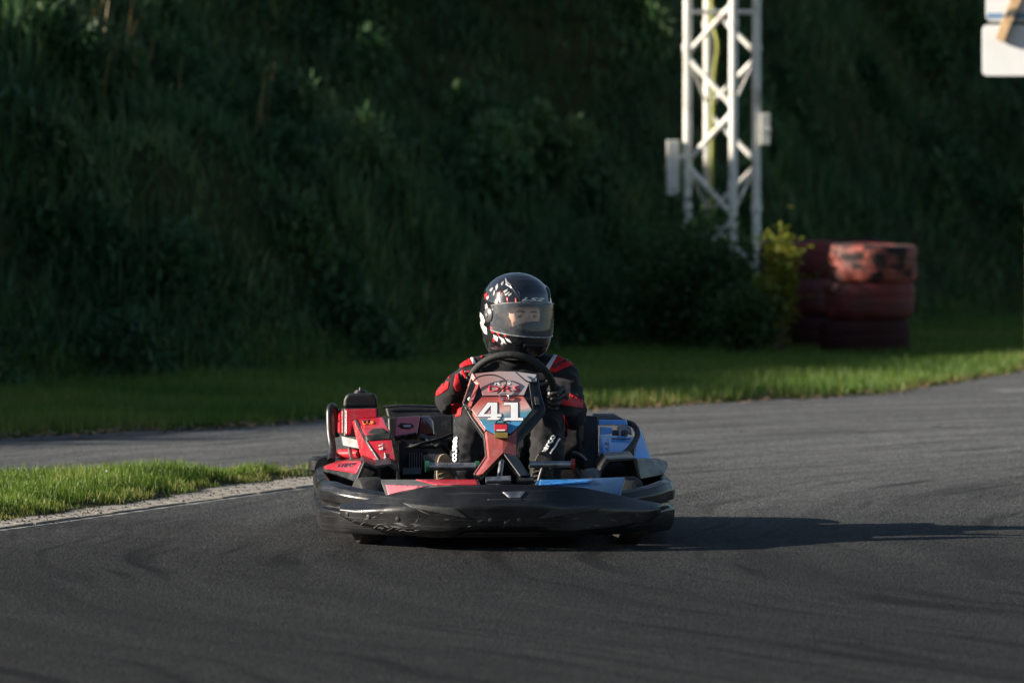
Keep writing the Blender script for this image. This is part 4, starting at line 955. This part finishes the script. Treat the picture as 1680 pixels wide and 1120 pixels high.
top = slab('top_panel', [NP(*p, 0.010) for p in tp], (0, 0.008, 0), 'top_sheen', fair, 0.002)
hexp = [(773, 671), (791, 651), (859, 650), (873, 672), (851, 699), (838, 711), (811, 712), (797, 704)]
grad_mat('number_print', [(0.0, (0.17, 0.02, 0.025)), (0.28, (0.52, 0.12, 0.09)), (0.52, (0.66, 0.40, 0.36)), (0.68, (0.10, 0.26, 0.33)), (1.0, (0.07, 0.30, 0.58))], tuple(NP(810, 650)), tuple(NP(832, 711)), 0.26, 0.5)
hx = slab('number_plate', [NP(*p, 0.022) for p in hexp], (0, 0.008, 0), 'number_print', fair, 0.002)
four = [[(0.0, 0.22), (0.40, 1.0), (0.76, 1.0), (0.76, 0.34), (0.92, 0.34), (0.92, 0.18), (0.76, 0.18), (0.76, 0.12), (0.88, 0.12), (0.88, 0.0), (0.40, 0.0), (0.40, 0.12), (0.52, 0.12), (0.52, 0.18), (0.0, 0.18)], [(0.24, 0.34), (0.52, 0.34), (0.52, 0.84)]]
one = [[(0.0, 0.86), (0.0, 1.0), (0.58, 1.0), (0.58, 0.15), (0.80, 0.15), (0.80, 0.0), (0.02, 0.0), (0.02, 0.15), (0.28, 0.15), (0.28, 0.86)]]
def flat_print(name, bm, mapf, mat, parent, th=0.0015):
    for v in bm.verts: v.co = mapf(v.co.x, v.co.y)
    me = bpy.data.meshes.new(name)
    bm.normal_update()
    for f in bm.faces:
        if f.normal.y > 0: f.normal_flip()
    bm.to_mesh(me); bm.free(); o = link(name, me, mat, parent, 0)
    s = o.modifiers.new('t', 'SOLIDIFY'); s.thickness = th; s.offset = -1
def mp_num(x0, x1, yb, yt, off): return lambda x, y: NP(x0 + (x1 - x0)*x, yb + (yt - yb)*y, off)
for shp, x0, x1, yb in ((four, 783, 826, 688.5), (one, 827, 866, 689.5)):
    flat_print('number_outline', shape_mesh(shp, 0.028), mp_num(x0, x1, yb, 660, 0.0236), 'dark_print', hx)
    flat_print('number', shape_mesh(shp, 0.0), mp_num(x0, x1, yb, 660, 0.0255), 'white_print', hx)
flat_print('lettering', text_mesh('DRS', 0.0, 0.012, 1.1), mp_num(801, 854, 642, 632.5, 0.0125), 'red_print', top)
flat_print('lettering', text_mesh('R.S', 0.1, 0.0, 1.2), mp_num(811, 838, 631, 625, 0.0125), 'white_print', top)
# stem and foot of the fairing: faces folded to the sides
def fold(name, pts, mat, parent=fair):
    return pyobj(name, [NP(px, py, off) for px, py, off in pts], [list(range(len(pts)))], mat, parent, 0)
def folds(name, quads_, mat):
    v, f = [], []
    for q_ in quads_:
        k = len(v); v += [NP(*p) for p in q_]; f.append(list(range(k, k + len(q_))))
    o = pyobj(name, v, f, mat, fair, 0); s = o.modifiers.new('t', 'SOLIDIFY'); s.thickness = 0.004; s.offset = 0; return o
folds('stem_panel', [[(799, 707, .018), (811, 714, .022), (825, 715, .026), (825, 743, .030), (804, 752, .020)], [(825, 715, .026), (838, 714, .022), (848, 704, .016), (846, 747, .016), (825, 743, .030)],
                     [(804, 752, .020), (825, 743, .030), (792, 777, .028), (786, 779, .022)], ], 'copper_red')
folds('stem_edge', [[(799, 707, .018), (804, 752, .020), (797, 748, -.02), (793, 712, -.02)], [(804, 752, .020), (786, 779, .022), (777, 778, -.02), (797, 748, -.02)]], 'copper_red')
folds('foot_highlight', [[(827, 745, .030), (846, 747, .016), (868, 779, -.01), (853, 780, .028)]], 'plastic_grey')  # grey stands in for the highlight along this edge
folds('side_edge', [[(775, 612, .012), (786, 630, .008), (772, 671, .014), (759, 661, -.03), (768, 634, -.03)], [(772, 671, .014), (797, 704, .016), (793, 714, -.03), (759, 663, -.03)]], 'copper_red')
folds('side_edge', [[(883, 613, .010), (868, 629, .010), (874, 672, .018), (895, 672, -.03), (886, 640, -.03)], [(874, 672, .018), (848, 704, .018), (852, 720, -.03), (895, 674, -.03)], [(848, 704, .018), (846, 747, .016), (848, 747, -.03), (853, 720, -.03)]], 'plastic_black')
hull('mirror_mount', [NP(*p) for p in ((876, 650, -.01), (884, 651, -.01), (886, 664, -.01), (878, 664, -.01), (876, 650, .02), (884, 651, .02), (886, 664, .02), (878, 664, .02))], 'metal_dark', fair, 0.003)
# latch hook, tag, cables
tube('latch', [NP(819, 650, .03), NP(822, 647, .036), NP(829, 646, .036), NP(834, 649, .036), NP(835, 655, .032)], 0.0035, 'chrome', fair)
lathe('latch_pin', [(0, 0), (0, 0.008), (0.012, 0.006), (0.014, 0)], (0, -1, 0.4), NP(824, 655, .024), 'chrome', fair, 14, False)
tr_ = hull('transponder', [NP(px, py, off) for px in (811, 833) for py in (693, 718) for off in (.024, .060)], 'metal_dark', fair, 0.004)
def on_tr(name, x0, x1, y0, y1, mat, off=.064): slab(name, [NP(x0, y0, off), NP(x1, y0, off), NP(x1, y1, off), NP(x0, y1, off)], (0, 0.006, 0), mat, tr_, 0.001)
on_tr('red_label', 811, 832, 696, 706, 'red_print'); on_tr('yellow_label', 811, 833, 709, 718, 'yellow_tag'); on_tr('white_label', 815, 829, 704.5, 706.5, 'white_print', .0655)
tube('wire', [NP(812, 695, .05), NP(816, 690, .055), NP(822, 688, .05), NP(827, 692, .06), NP(835, 690, .05), NP(838, 693, .04)], 0.0028, 'rubber', fair)
for pl in ([(762, 660, .0), (768, 640, .02), (776, 626, .03), (788, 617, .035), (810, 615, .035), (827, 622, .035), (831, 629, .03), (822, 640, .03), (816, 645, .028)],
           [(846, 610, .03), (855, 618, .03), (866, 626, .02), (880, 627, .01)],
           [(757, 672, .0), (764, 664, .02), (770, 672, .02), (776, 680, .0)]):
    tube('wire', [NP(*p) for p in pl], 0.0030, 'rubber', fair)
lathe('light_bulb', [(-.006, 0), (-.005, .006), (.0, .008), (.005, .006), (.006, 0)], (0, 1, 0), NP(770.5, 654.5, .02), 'white_print', fair, 14, False)

# ------------------------------------------------------------------ driver
def caps_bm(bm, a, b, ra, rb, seg=2):
    a, b = Vector(a), Vector(b); pts = []
    t = bmesh.new(); bmesh.ops.create_icosphere(t, subdivisions=seg, radius=1.0)
    dirs = [v.co.copy() for v in t.verts]; t.free()
    vs = [bm.verts.new(a + d*ra) for d in dirs] + [bm.verts.new(b + d*rb) for d in dirs]
    r = bmesh.ops.convex_hull(bm, input=vs)
    bmesh.ops.delete(bm, geom=[v for v in vs if v.is_valid and not v.link_faces], context='VERTS')
def ell_bm(bm, c, rad, rot=None):
    t = bmesh.ops.create_icosphere(bm, subdivisions=3, radius=1.0)
    for v in t['verts']:
        p = Vector((v.co.x*rad[0], v.co.y*rad[1], v.co.z*rad[2]))
        if rot: p = rot @ p
        v.co = p + Vector(c)
def remesh(name, bm, voxel, mat, parent, smooth_it=6, disp=None):
    me = bpy.data.meshes.new(name); bm.to_mesh(me); bm.free()
    o = bpy.data.objects.new(name, me); col.objects.link(o)
    m = o.modifiers.new('r', 'REMESH'); m.mode = 'VOXEL'; m.voxel_size = voxel; m.adaptivity = 0
    m = o.modifiers.new('s', 'SMOOTH'); m.iterations = smooth_it; m.factor = 0.5
    bpy.context.view_layer.update()
    me2 = bpy.data.meshes.new_from_object(o.evaluated_get(bpy.context.evaluated_depsgraph_get()))
    bpy.data.objects.remove(o); bpy.data.meshes.remove(me)
    if disp:
        me2.update()
        nrm = [v.normal.copy() for v in me2.vertices]
        for v, n_ in zip(me2.vertices, nrm): v.co += n_*disp(v.co)
    me2.name = name; return link(name, me2, mat, parent, 180)

PB = (0.085, 1.28, 0.10)
drv = thing('person', T_KART, PB, 'kart driver in black and red racing suit and black helmet gripping the wheel', 'person')
HC = K(848, 516, 1.33)                                  # helmet centre
sl, sr = K(779, 616, 1.37), K(921, 616, 1.37)
el, er = K(737, 654, 1.13), K(938, 680, 1.15)
wl, wr_ = K(752, 629, .93), K(918, 664, .965)
pel = Vector((0.085, 1.30, 0.20)); kl, kr_ = K(779, 687, .95), K(897, 694, .95)
hl, hr = Vector((-0.02, 1.24, 0.18)), Vector((0.19, 1.24, 0.18))
al, ar = K(750, 790, .70), K(893, 792, .70); al.z = 0.16; ar.z = 0.16
neck = K(848, 606, 1.385)
bm = bmesh.new()
caps_bm(bm, hl, hr, 0.115, 0.115)
for k in range(4):
    s = k/3; c = pel.lerp(neck + Vector((0, 0.02, -0.11)), s); w = (0.115, 0.12, 0.135, 0.13)[k]
    caps_bm(bm, c - Vector((w*0.75, 0, 0)), c + Vector((w*0.75, 0, 0)), 0.115 + 0.012*s, 0.115 + 0.012*s)
caps_bm(bm, sl + Vector((0.05, 0, -0.005)), sr - Vector((0.05, 0, 0.005)), 0.085, 0.085)
caps_bm(bm, neck - Vector((0.0, 0, 0.03)), neck + Vector((0, -0.02, 0.06)), 0.085, 0.066)
caps_bm(bm, sl, neck + Vector((-0.04, 0, 0.02)), 0.072, 0.06); caps_bm(bm, sr, neck + Vector((0.04, 0, 0.02)), 0.072, 0.06)
for s_, e_, w_ in ((sl, el, wl), (sr, er, wr_)):
    caps_bm(bm, s_, e_, 0.072, 0.060); caps_bm(bm, e_, w_, 0.060, 0.040)
for h_, k_, a_ in ((hl, kl, al), (hr, kr_, ar)):
    caps_bm(bm, h_, k_, 0.100, 0.074); caps_bm(bm, k_, k_.lerp(a_, 0.45) + Vector((0, 0.02, 0)), 0.073, 0.070); caps_bm(bm, k_.lerp(a_, 0.45) + Vector((0, 0.02, 0)), a_, 0.070, 0.048)
# head inside the helmet
HY, HPt = R(31), R(-3)
HF = Vector((math.sin(HY)*math.cos(HPt), -math.cos(HY)*math.cos(HPt), math.sin(HPt))); HU = Vector((0.02, 0.03, 1)); HU = (HU - HF*HU.dot(HF)).normalized(); HS = HF.cross(HU)   # HS: helmet's right-hand... image right when facing camera is -HS or +HS
HR = Matrix((HS, HF, HU)).transposed()
FF = Vector((math.sin(R(19)), -math.cos(R(19)), -0.05)).normalized(); FS = FF.cross(HU).normalized()
def FH(s, f, u): return HC + FS*s + FF*f + HU*u             # the face looks a little less far round than the helmet
def H(s, f, u): return HC + HS*s + HF*f + HU*u
ell_bm(bm, FH(0, 0.032, 0.0), (0.083, 0.090, 0.105), HR)
caps_bm(bm, H(0, 0.01, -0.08), neck, 0.058, 0.062)
caps_bm(bm, FH(0, 0.1160, 0.004), FH(0, 0.1380, -0.030), 0.010, 0.014, 1)      # nose
caps_bm(bm, FH(-0.036, 0.1060, 0.018), FH(0.036, 0.1060, 0.018), 0.012, 0.012, 1)   # brow
for s_ in (-1, 1): caps_bm(bm, FH(s_*0.040, 0.0900, -0.028), FH(s_*0.046, 0.0720, -0.03), 0.018, 0.018, 1)
caps_bm(bm, FH(-0.014, 0.1090, -0.062), FH(0.014, 0.1090, -0.062), 0.013, 0.013, 1)
caps_bm(bm, FH(0, 0.0970, -0.092), FH(0, 0.0920, -0.09), 0.020, 0.020, 1)
def folds_disp(p):
    if (p - HC).length < 0.17: return 0.0
    a = noise.noise(Vector((p.x*9, p.y*9, p.z*16))); b = noise.noise(Vector((p.x*24 + 5, p.y*24, p.z*34)))
    c = 1 - abs(noise.noise(Vector((p.x*15 + 3*p.z, p.y*10, p.z*26 + 9))))*2
    return 0.009*a + 0.004*b + 0.008*max(0, c)
body = remesh('body', bm, 0.0075, ['suit_black', 'skin'], drv, 4, folds_disp)
for p in body.data.polygons:
    if (p.center - H(0, 0, 0.0)).length < 0.145 and p.center.z > neck.z + 0.09: p.material_index = 1
BB = bvh_of(body)
def suit(name, poly, mat, off=0.0025): return poly_decal(name, poly, BB, mat, drv, off, 3.0)
# shoulder, sleeve and leg panels
sp_ = suit('shoulder_panel', [(899, 609), (914, 584), (930, 587), (943, 597), (928, 603), (911, 611)], 'suit_red')
suit('shoulder_piping', [(895, 602), (909, 582), (914, 583), (900, 608)], 'suit_white', 0.003)
suit('shoulder_panel', [(750, 600), (766, 588), (778, 585), (780, 597), (768, 600), (757, 603)], 'suit_red')
suit('shoulder_piping', [(771, 587), (776, 585.5), (781, 597), (776, 598)], 'suit_white', 0.0035)
suit('neck_piping', [(787, 583), (795, 577), (798, 580), (790, 587)], 'suit_red', 0.003)
suit('sleeve_stripe', [(907, 656), (929, 641), (956, 657), (956, 669), (929, 652), (912, 662)], 'suit_red')
suit('elbow_patch', [(712, 646), (716, 633), (728, 624), (737, 626), (736, 637), (726, 644), (716, 650)], 'suit_red')
suit('sleeve_panel', [(741, 684), (741, 663), (752, 660), (759, 664), (757, 681), (748, 684)], 'suit_red')
suit('sleeve_stripe', [(744, 632), (747, 615), (752, 613), (755, 628), (756, 640), (749, 642)], 'suit_red')
suit('sleeve_stripe', [(735, 615), (742, 606), (748, 604), (741, 613), (736, 622)], 'suit_red')
suit('leg_piping', [(922, 681), (926, 680), (933, 700), (934, 724), (930, 726), (929, 704)], 'suit_red')
if sp_: project('lettering', quad_map(text_mesh('sparco', 0, 0.03), (908, 606), (933, 593), (905, 601), (929, 589)), BB, 'dark_print', drv, 0.005, 2.5)
# leg lettering
project('lettering', quad_map(text_mesh('sparco', 0, 0.035), (741.5, 716), (739.5, 758), (751.5, 716), (750, 758)), BB, 'white_print', drv, 0.004, 2.5)
suit('lettering_bar', [(737.5, 718), (740, 718), (738, 758), (735.5, 757)], 'white_print', 0.004)
project('lettering', quad_map(text_mesh('sparco', 0, 0.035), (892, 753), (915, 717), (884, 749), (906, 713)), BB, 'white_print', drv, 0.004, 2.5)
suit('lettering_bar', [(901, 745), (903, 746), (919, 720), (917, 718.5)], 'white_print', 0.004)
# eyes and brows
for s_ in (-1, 1):
    e_ = lathe('eye', [(0.0125*math.cos(t), 0.0125*math.sin(t)) for t in np.linspace(0.01, math.pi - 0.01, 12)], FF, FH(s_*0.031, 0.1025, 0.0), 'eye_white', drv, 18, False, 180)
    lathe('iris', [(0.011, 0.0), (0.011, 0.0064), (0.0128, 0.005), (0.0134, 0.0)], FF, FH(s_*0.031, 0.1025, 0.0), 'eye_dark', e_, 16, False, 180)
    tube('eyelid', [FH(s_*0.016, 0.1130, 0.003), FH(s_*0.031, 0.1195, 0.009), FH(s_*0.047, 0.1100, 0.003)], 0.0035, 'skin', drv)
    tube('eyebrow', [FH(s_*0.013, 0.1185, 0.019), FH(s_*0.031, 0.1195, 0.0225), FH(s_*0.050, 0.1065, 0.018)], [0.003, 0.0042, 0.0015], 'hair_dark', drv)
# collar
tube('collar', [neck + Vector((0.083*math.cos(a), 0.072*math.sin(a) - 0.01, 0.035 + 0.012*math.sin(a))) for a in np.linspace(0, 2*math.pi, 25)], 0.016, 'suit_black', drv, False, 10)

# helmet: stacked rings (height, half width, front, rear)
RG = [(-0.168, .070, .106, .070), (-0.160, .086, .124, .086), (-0.14, .100, .142, .102), (-0.10, .116, .157, .123), (-0.05, .126, .156, .138), (0.0, .129, .149, .146), (0.05, .126, .143, .146), (0.09, .115, .129, .134), (0.118, .098, .108, .113), (0.138, .076, .083, .087), (0.152, .050, .054, .057), (0.1595, .024, .026, .027), (0.161, .0, .0, .0)]
SC = 1.095
rg = np.array(RG)
def hp(az, u, k=1.0, inset=0.0):                       # az: 0 = forward, + towards HS
    a, bf, br = [float(np.interp(u, rg[:, 0], rg[:, i])) for i in (1, 2, 3)]
    cf, sf_ = math.cos(az), math.sin(az); bb = bf if cf > 0 else br
    rr = (abs(cf/max(bb, 1e-4))**2.25 + abs(sf_/max(a, 1e-4))**2.25)**(-1/2.25) if a > 1e-4 else 0.0
    rr = rr*k - inset
    return H(rr*sf_*SC, (rr*cf - 0.005)*SC, u*SC)
def u_rows(n): 
    s = np.linspace(0, 1, n); return list(np.interp(s, np.linspace(0, 1, 200), -0.168 + 0.329*np.sin(np.linspace(0, 1, 200)*math.pi/2)**0.85))
def port_lo(az): return -0.066 + 0.016*(abs(az)/1.4)**2
def port_hi(az): return 0.046 - 0.022*(abs(az)/1.4)**2.2
def grid_shell(name, azs, us, mat, parent, keep=None, k=1.0, th=0.006, closed=True):
    bm = bmesh.new(); n = len(azs); g = [[bm.verts.new(hp(a, u, k)) for a in azs] for u in us]
    for j in range(len(us) - 1):
        for i in range(n if closed else n - 1):
            i2 = (i+1) % n
            ac = (azs[i] + (azs[i2] if i2 else azs[i] + (azs[1] - azs[0])))/2; uc = (us[j] + us[j+1])/2
            if keep and not keep(ac, uc): continue
            try: bm.faces.new((g[j][i], g[j][i2], g[j+1][i2], g[j+1][i]))
            except ValueError: pass
    bmesh.ops.delete(bm, geom=[v for v in bm.verts if not v.link_faces], context='VERTS')
    bmesh.ops.remove_doubles(bm, verts=bm.verts[:], dist=1e-5)
    o = from_bm(name, bm, mat, parent, 45)
    cen = HC
    p = o.data.polygons[len(o.data.polygons)//2]
    if p.normal.dot(p.center - cen) < 0: o.data.flip_normals()
    if th:
        s = o.modifiers.new('s', 'SOLIDIFY'); s.thickness = th; s.offset = -1
    return o
AZ = [-math.pi + 2*math.pi*i/144 for i in range(144)]
US = u_rows(70)
wrap = lambda a: (a + math.pi) % (2*math.pi) - math.pi
helmet = grid_shell('helmet', AZ, US, 'helmet_black', drv, lambda a, u: not (abs(wrap(a)) < 1.30 and port_lo(wrap(a)) < u < port_hi(wrap(a))), 1.0, 0.012)
tube('base_trim', [hp(a, -0.165, 0.99) for a in np.linspace(-math.pi, math.pi, 60)], 0.006, 'rubber', helmet, False, 8)
for fn in (port_lo, port_hi):
    tube('port_seal', [hp(a, fn(a), 0.995) for a in np.linspace(-1.28, 1.28, 40)], 0.0045, 'rubber', helmet, False, 8)
# inner lining behind the cheeks
grid_shell('lining', [x for x in np.linspace(1.35, 2*math.pi - 1.35, 60)], list(np.linspace(-0.12, 0.12, 20)), 'helmet_liner', helmet, None, 0.80, 0.01, False)
# visor
vm = bpy.data.materials.new('visor'); vm.use_nodes = True; MATS['visor'] = vm
N = vm.node_tree.nodes; L = vm.node_tree.links; N.remove(N['Principled BSDF'])
tr = N.new('ShaderNodeBsdfTransparent'); tr.inputs[0].default_value = (1.0, 0.99, 0.97, 1)
gl = N.new('ShaderNodeBsdfGlossy'); gl.inputs['Roughness'].default_value = 0.05
df = N.new('ShaderNodeBsdfDiffuse'); df.inputs['Color'].default_value = (0.60, 0.66, 0.76, 1)
fz = N.new('ShaderNodeFresnel'); fz.inputs['IOR'].default_value = 1.45
tcv = N.new('ShaderNodeTexCoord'); nzv = N.new('ShaderNodeTexNoise'); nzv.inputs['Scale'].default_value = 30; nzv.inputs['Detail'].default_value = 6
L.new(tcv.outputs['Object'], nzv.inputs['Vector'])
mrv = N.new('ShaderNodeMapRange'); mrv.inputs['From Min'].default_value = 0.3; mrv.inputs['From Max'].default_value = 0.7; mrv.inputs['To Min'].default_value = 0.06; mrv.inputs['To Max'].default_value = 0.13
L.new(nzv.outputs['Fac'], mrv.inputs['Value'])
m0 = N.new('ShaderNodeMixShader'); L.new(mrv.outputs[0], m0.inputs[0]); L.new(tr.outputs[0], m0.inputs[1]); L.new(df.outputs[0], m0.inputs[2])
m1 = N.new('ShaderNodeMixShader'); L.new(fz.outputs[0], m1.inputs[0]); L.new(m0.outputs[0], m1.inputs[1]); L.new(gl.outputs[0], m1.inputs[2])
L.new(m1.outputs[0], N['Material Output'].inputs['Surface'])
bm = bmesh.new(); na, nu = 48, 12; g = []
for i in range(na + 1):
    a = -1.42 + 2.84*i/na; lo, hi = port_lo(a) - 0.010, port_hi(a) + 0.010; row = []
    for j in range(nu + 1):
        u = lo + (hi - lo)*j/nu; row.append(bm.verts.new(hp(a, u, 1.032)))
    g.append(row)
for i in range(na):
    for j in range(nu): bm.faces.new((g[i][j], g[i+1][j], g[i+1][j+1], g[i][j+1]))
visor = from_bm('visor', bm, 'visor', helmet, 60)
for fn, dlt in ((port_lo, -0.010), (port_hi, 0.010)):
    tube('visor_rim', [hp(a, fn(a) + dlt, 1.034) for a in np.linspace(-1.42, 1.42, 40)], 0.0022, 'helmet_grey', visor, False, 6)
for s_ in (-1, 1):
    c = hp(s_*1.52, -0.004, 1.0); nrm = (c - H(0, 0, -0.004)).normalized()
    pv = lathe('visor_pivot', [(-0.004, 0), (-0.004, 0.034), (0.006, 0.031), (0.010, 0.024), (0.011, 0)], nrm, c, 'metal_dark', helmet, 30, False)
    lathe('pivot_screw', [(0.010, 0), (0.010, 0.010), (0.014, 0.008), (0.014, 0)], nrm, c, 'metal_grey', pv, 18, False)
# breath guard inside the port
bgv = [hp(a, u, 0.93) for a in np.linspace(-0.75, 0.75, 13) for u in (-0.072, -0.045 + 0.030*math.cos(a*2.0))]
o = pyobj('breath_guard', bgv, [(2*i, 2*i+2, 2*i+3, 2*i+1) for i in range(12)], 'rubber', helmet, 60); o.modifiers.new('s', 'SOLIDIFY').thickness = 0.004
# brow vent ridges, chin vent
for s_ in (-1, 1):
    tube('vent_ridge', [hp(s_*a, u, 1.0) for a, u in ((0.50, 0.062), (0.60, 0.085), (0.75, 0.105), (1.05, 0.118))], [0.004, 0.007, 0.008, 0.003], 'helmet_black', helmet)
tube('chin_vent', [hp(a, -0.108, 1.0) for a in np.linspace(-0.35, 0.35, 9)], 0.007, 'rubber', helmet, False)
HB = bvh_of(helmet)
def hd(name, poly, mat, off=0.0018): return poly_decal(name, poly, HB, mat, helmet, off, 2.5)
project('lettering', quad_map(text_mesh('LS2', 0.25, 0.03, 1.05), (856.5, 493.5), (891, 494.5), (858, 488), (893, 489)), HB, 'white_print', helmet, 0.003, 2.0)
# painted graphics: teeth, blood red streaks, white and grey patches
for p_ in ([(810, 549), (818, 553), (817, 561), (812, 557)], [(818, 551), (827, 556), (832, 565), (824, 560)], [(829, 554), (836, 557), (841, 563), (833, 560)]): hd('graphic', p_, 'helmet_white')
for p_ in ([(804, 535), (810, 538), (812, 548), (807, 546)], [(814, 540), (820, 543), (820, 552), (816, 549)], [(826, 547), (831, 549), (832, 554), (828, 552)], [(809, 553), (813, 556), (813, 562), (809, 560)],
           [(831, 487), (834, 488), (835, 496), (832, 495)], [(845, 489), (847.5, 489), (848, 498), (846, 498)], [(795, 483), (800, 480), (800, 488), (796, 491)], [(820, 478), (822, 477), (821, 488), (819, 488)]): hd('graphic', p_, 'helmet_red')
for p_ in ([(788, 512), (793, 518), (796, 528), (793, 533), (799, 538), (800, 549), (795, 547), (790, 537), (787.5, 526)], ): hd('graphic', p_, 'helmet_white')
for p_ in ([(826, 478), (833, 474), (834, 477), (828, 481)], [(828, 483), (836, 478), (837, 481), (830, 486)], [(834, 484), (840, 480), (840, 483), (835, 487)], [(803, 476), (808, 471), (810, 473), (806, 479)], [(798, 489), (802, 484), (803, 487), (800, 493)], [(809, 484), (811, 476), (813, 477), (811, 486)], [(822, 466), (826, 461), (827, 464), (824, 469)]): hd('graphic', p_, 'helmet_grey')
for p_ in ([(829, 455), (833, 462), (840, 469), (847, 473), (845, 475), (836, 472), (830, 466)], [(814, 490), (819, 492), (817, 499), (811, 497)], [(796, 500), (799, 497), (802, 512), (804, 530), (800, 527), (797, 515)], [(813, 470), (817, 465), (818, 472), (814, 478)], [(848, 474), (852, 480), (854, 492), (852, 492), (850, 482)]): hd('graphic', p_, 'helmet_grey')

# gloves gripping the wheel
def glove(name, phi0, wrist, parent, dirn):
    bm = bmesh.new()
    def pt(phi, al, rr):
        p = rim(phi); rho = (p - WC).normalized(); return p + (rho*math.cos(al) + WN*math.sin(al))*rr
    kn = [pt(phi0 + dirn*(i - 1.5)*0.14, R(25), 0.040) for i in range(4)]
    pal = pt(phi0, R(50), 0.060); mid = sum(kn, Vector())/4
    for k_ in kn: caps_bm(bm, pal.lerp(wrist, 0.25), k_, 0.024, 0.0145, 1)
    caps_bm(bm, pal, wrist, 0.030, 0.034, 1)
    caps_bm(bm, wrist, wrist.lerp(el if dirn > 0 else er, 0.22), 0.036, 0.046, 1)
    for i in range(4):
        ph = phi0 + dirn*(i - 1.5)*0.14; rr = WRt + 0.0105
        prev = kn[i]
        for k_, al_ in enumerate((0, -50, -105, -150)):
            q = pt(ph, R(al_), rr + (0.003 if k_ == 0 else 0)); caps_bm(bm, prev, q, 0.0128 - 0.0008*k_, 0.0122 - 0.0008*k_, 1); prev = q
    th0 = pal.lerp(mid, 0.2); t1 = pt(phi0 - dirn*0.30, R(100), 0.036); t2 = pt(phi0 - dirn*0.42, R(140), 0.030)
    caps_bm(bm, th0, t1, 0.016, 0.0125, 1); caps_bm(bm, t1, t2, 0.0125, 0.0105, 1)
    return remesh(name, bm, 0.0038, 'glove', parent, 2)
gl_l = glove('glove', R(174), wl, drv, 1); gl_r = glove('glove', R(-6), wr_, drv, -1)
GB = bvh_of(gl_l)
poly_decal('glove_stripe', [(749, 640), (752, 622), (757, 612), (762, 610), (762, 618), (758, 630), (755, 641)], GB, 'suit_red', gl_l, 0.002, 2.5)
poly_decal('glove_patch', [(764, 616), (771, 613), (772, 618), (765, 621)], GB, 'grey_print', gl_l, 0.002, 2.5)
poly_decal('glove_stripe', [(762, 627), (770, 629), (769, 634), (761, 632)], GB, 'suit_red', gl_l, 0.002, 2.5)
poly_decal('glove_panel', [(757, 603), (766, 598), (772, 603), (770, 612), (763, 622), (756, 622)], GB, 'suit_red', gl_l, 0.0025, 2.5)
poly_decal('glove_panel', [(761, 606), (767, 603), (767, 608), (762, 612)], GB, 'grey_print', gl_l, 0.004, 2.5)
GR = bvh_of(gl_r)
poly_decal('glove_patch', [(896, 646), (902, 640), (903, 650), (898, 655)], GR, 'grey_print', gl_r, 0.002, 2.5)

# shoes: soles towards the camera, toes up
def shoe(name, toe, heel, ank, mat, yaw):
    bm = bmesh.new(); toe, heel = Vector(toe), Vector(heel); ax = (toe - heel).normalized(); w = Vector((math.cos(yaw), math.sin(yaw), 0))
    for s_ in (-1, 1): caps_bm(bm, heel + w*0.012*s_, heel.lerp(toe, 0.75) + w*0.022*s_, 0.030, 0.030, 1); caps_bm(bm, heel.lerp(toe, .75) + w*0.02*s_, toe + w*0.012*s_, 0.030, 0.026, 1)
    caps_bm(bm, heel.lerp(toe, 0.2) + Vector((0, 0.03, 0.02)), ank, 0.040, 0.050, 1)
    caps_bm(bm, heel.lerp(toe, 0.5) + Vector((0, 0.03, 0.0)), ank + Vector((0, 0, 0.01)), 0.034, 0.044, 1)
    o = remesh(name, bm, 0.006, 'suit_black', drv, 2)
    fw = w.cross(ax); fw = fw if fw.y < 0 else -fw
    pr = []
    for t in np.linspace(0, 2*math.pi, 29)[:-1]:
        c_, s_ = math.cos(t), math.sin(t); L_ = (toe - heel).length*0.5 + 0.026
        wd = 0.046 if s_ > 0 else 0.038
        pr.append(heel.lerp(toe, 0.5) + ax*L_*s_ + w*wd*math.copysign(abs(c_)**0.8, c_) + fw*0.030)
    so = slab('sole', pr, -fw*0.014, mat, o, 0.004)
    for i in range(13):                                 # curved tread ribs
        s = 0.06 + 0.072*i; c_ = heel.lerp(toe, s) + fw*0.031; hw = 0.040*math.sqrt(max(0.05, 1 - (2*s - 1)**4))
        tube('tread', [c_ - w*hw - ax*0.004, c_ + ax*0.006, c_ + w*hw - ax*0.004], 0.0045, mat, so, True, 5, 3)
    return o
tl = K(727, 753, .60); shoe('shoe', tl, (tl.x + 0.035, 0.63, 0.085), al, 'sole_tan', R(12))
tr_p = K(891, 749, .60); shoe('shoe', tr_p, (tr_p.x - 0.01, 0.63, 0.085), ar, 'sole_dark', R(-6))
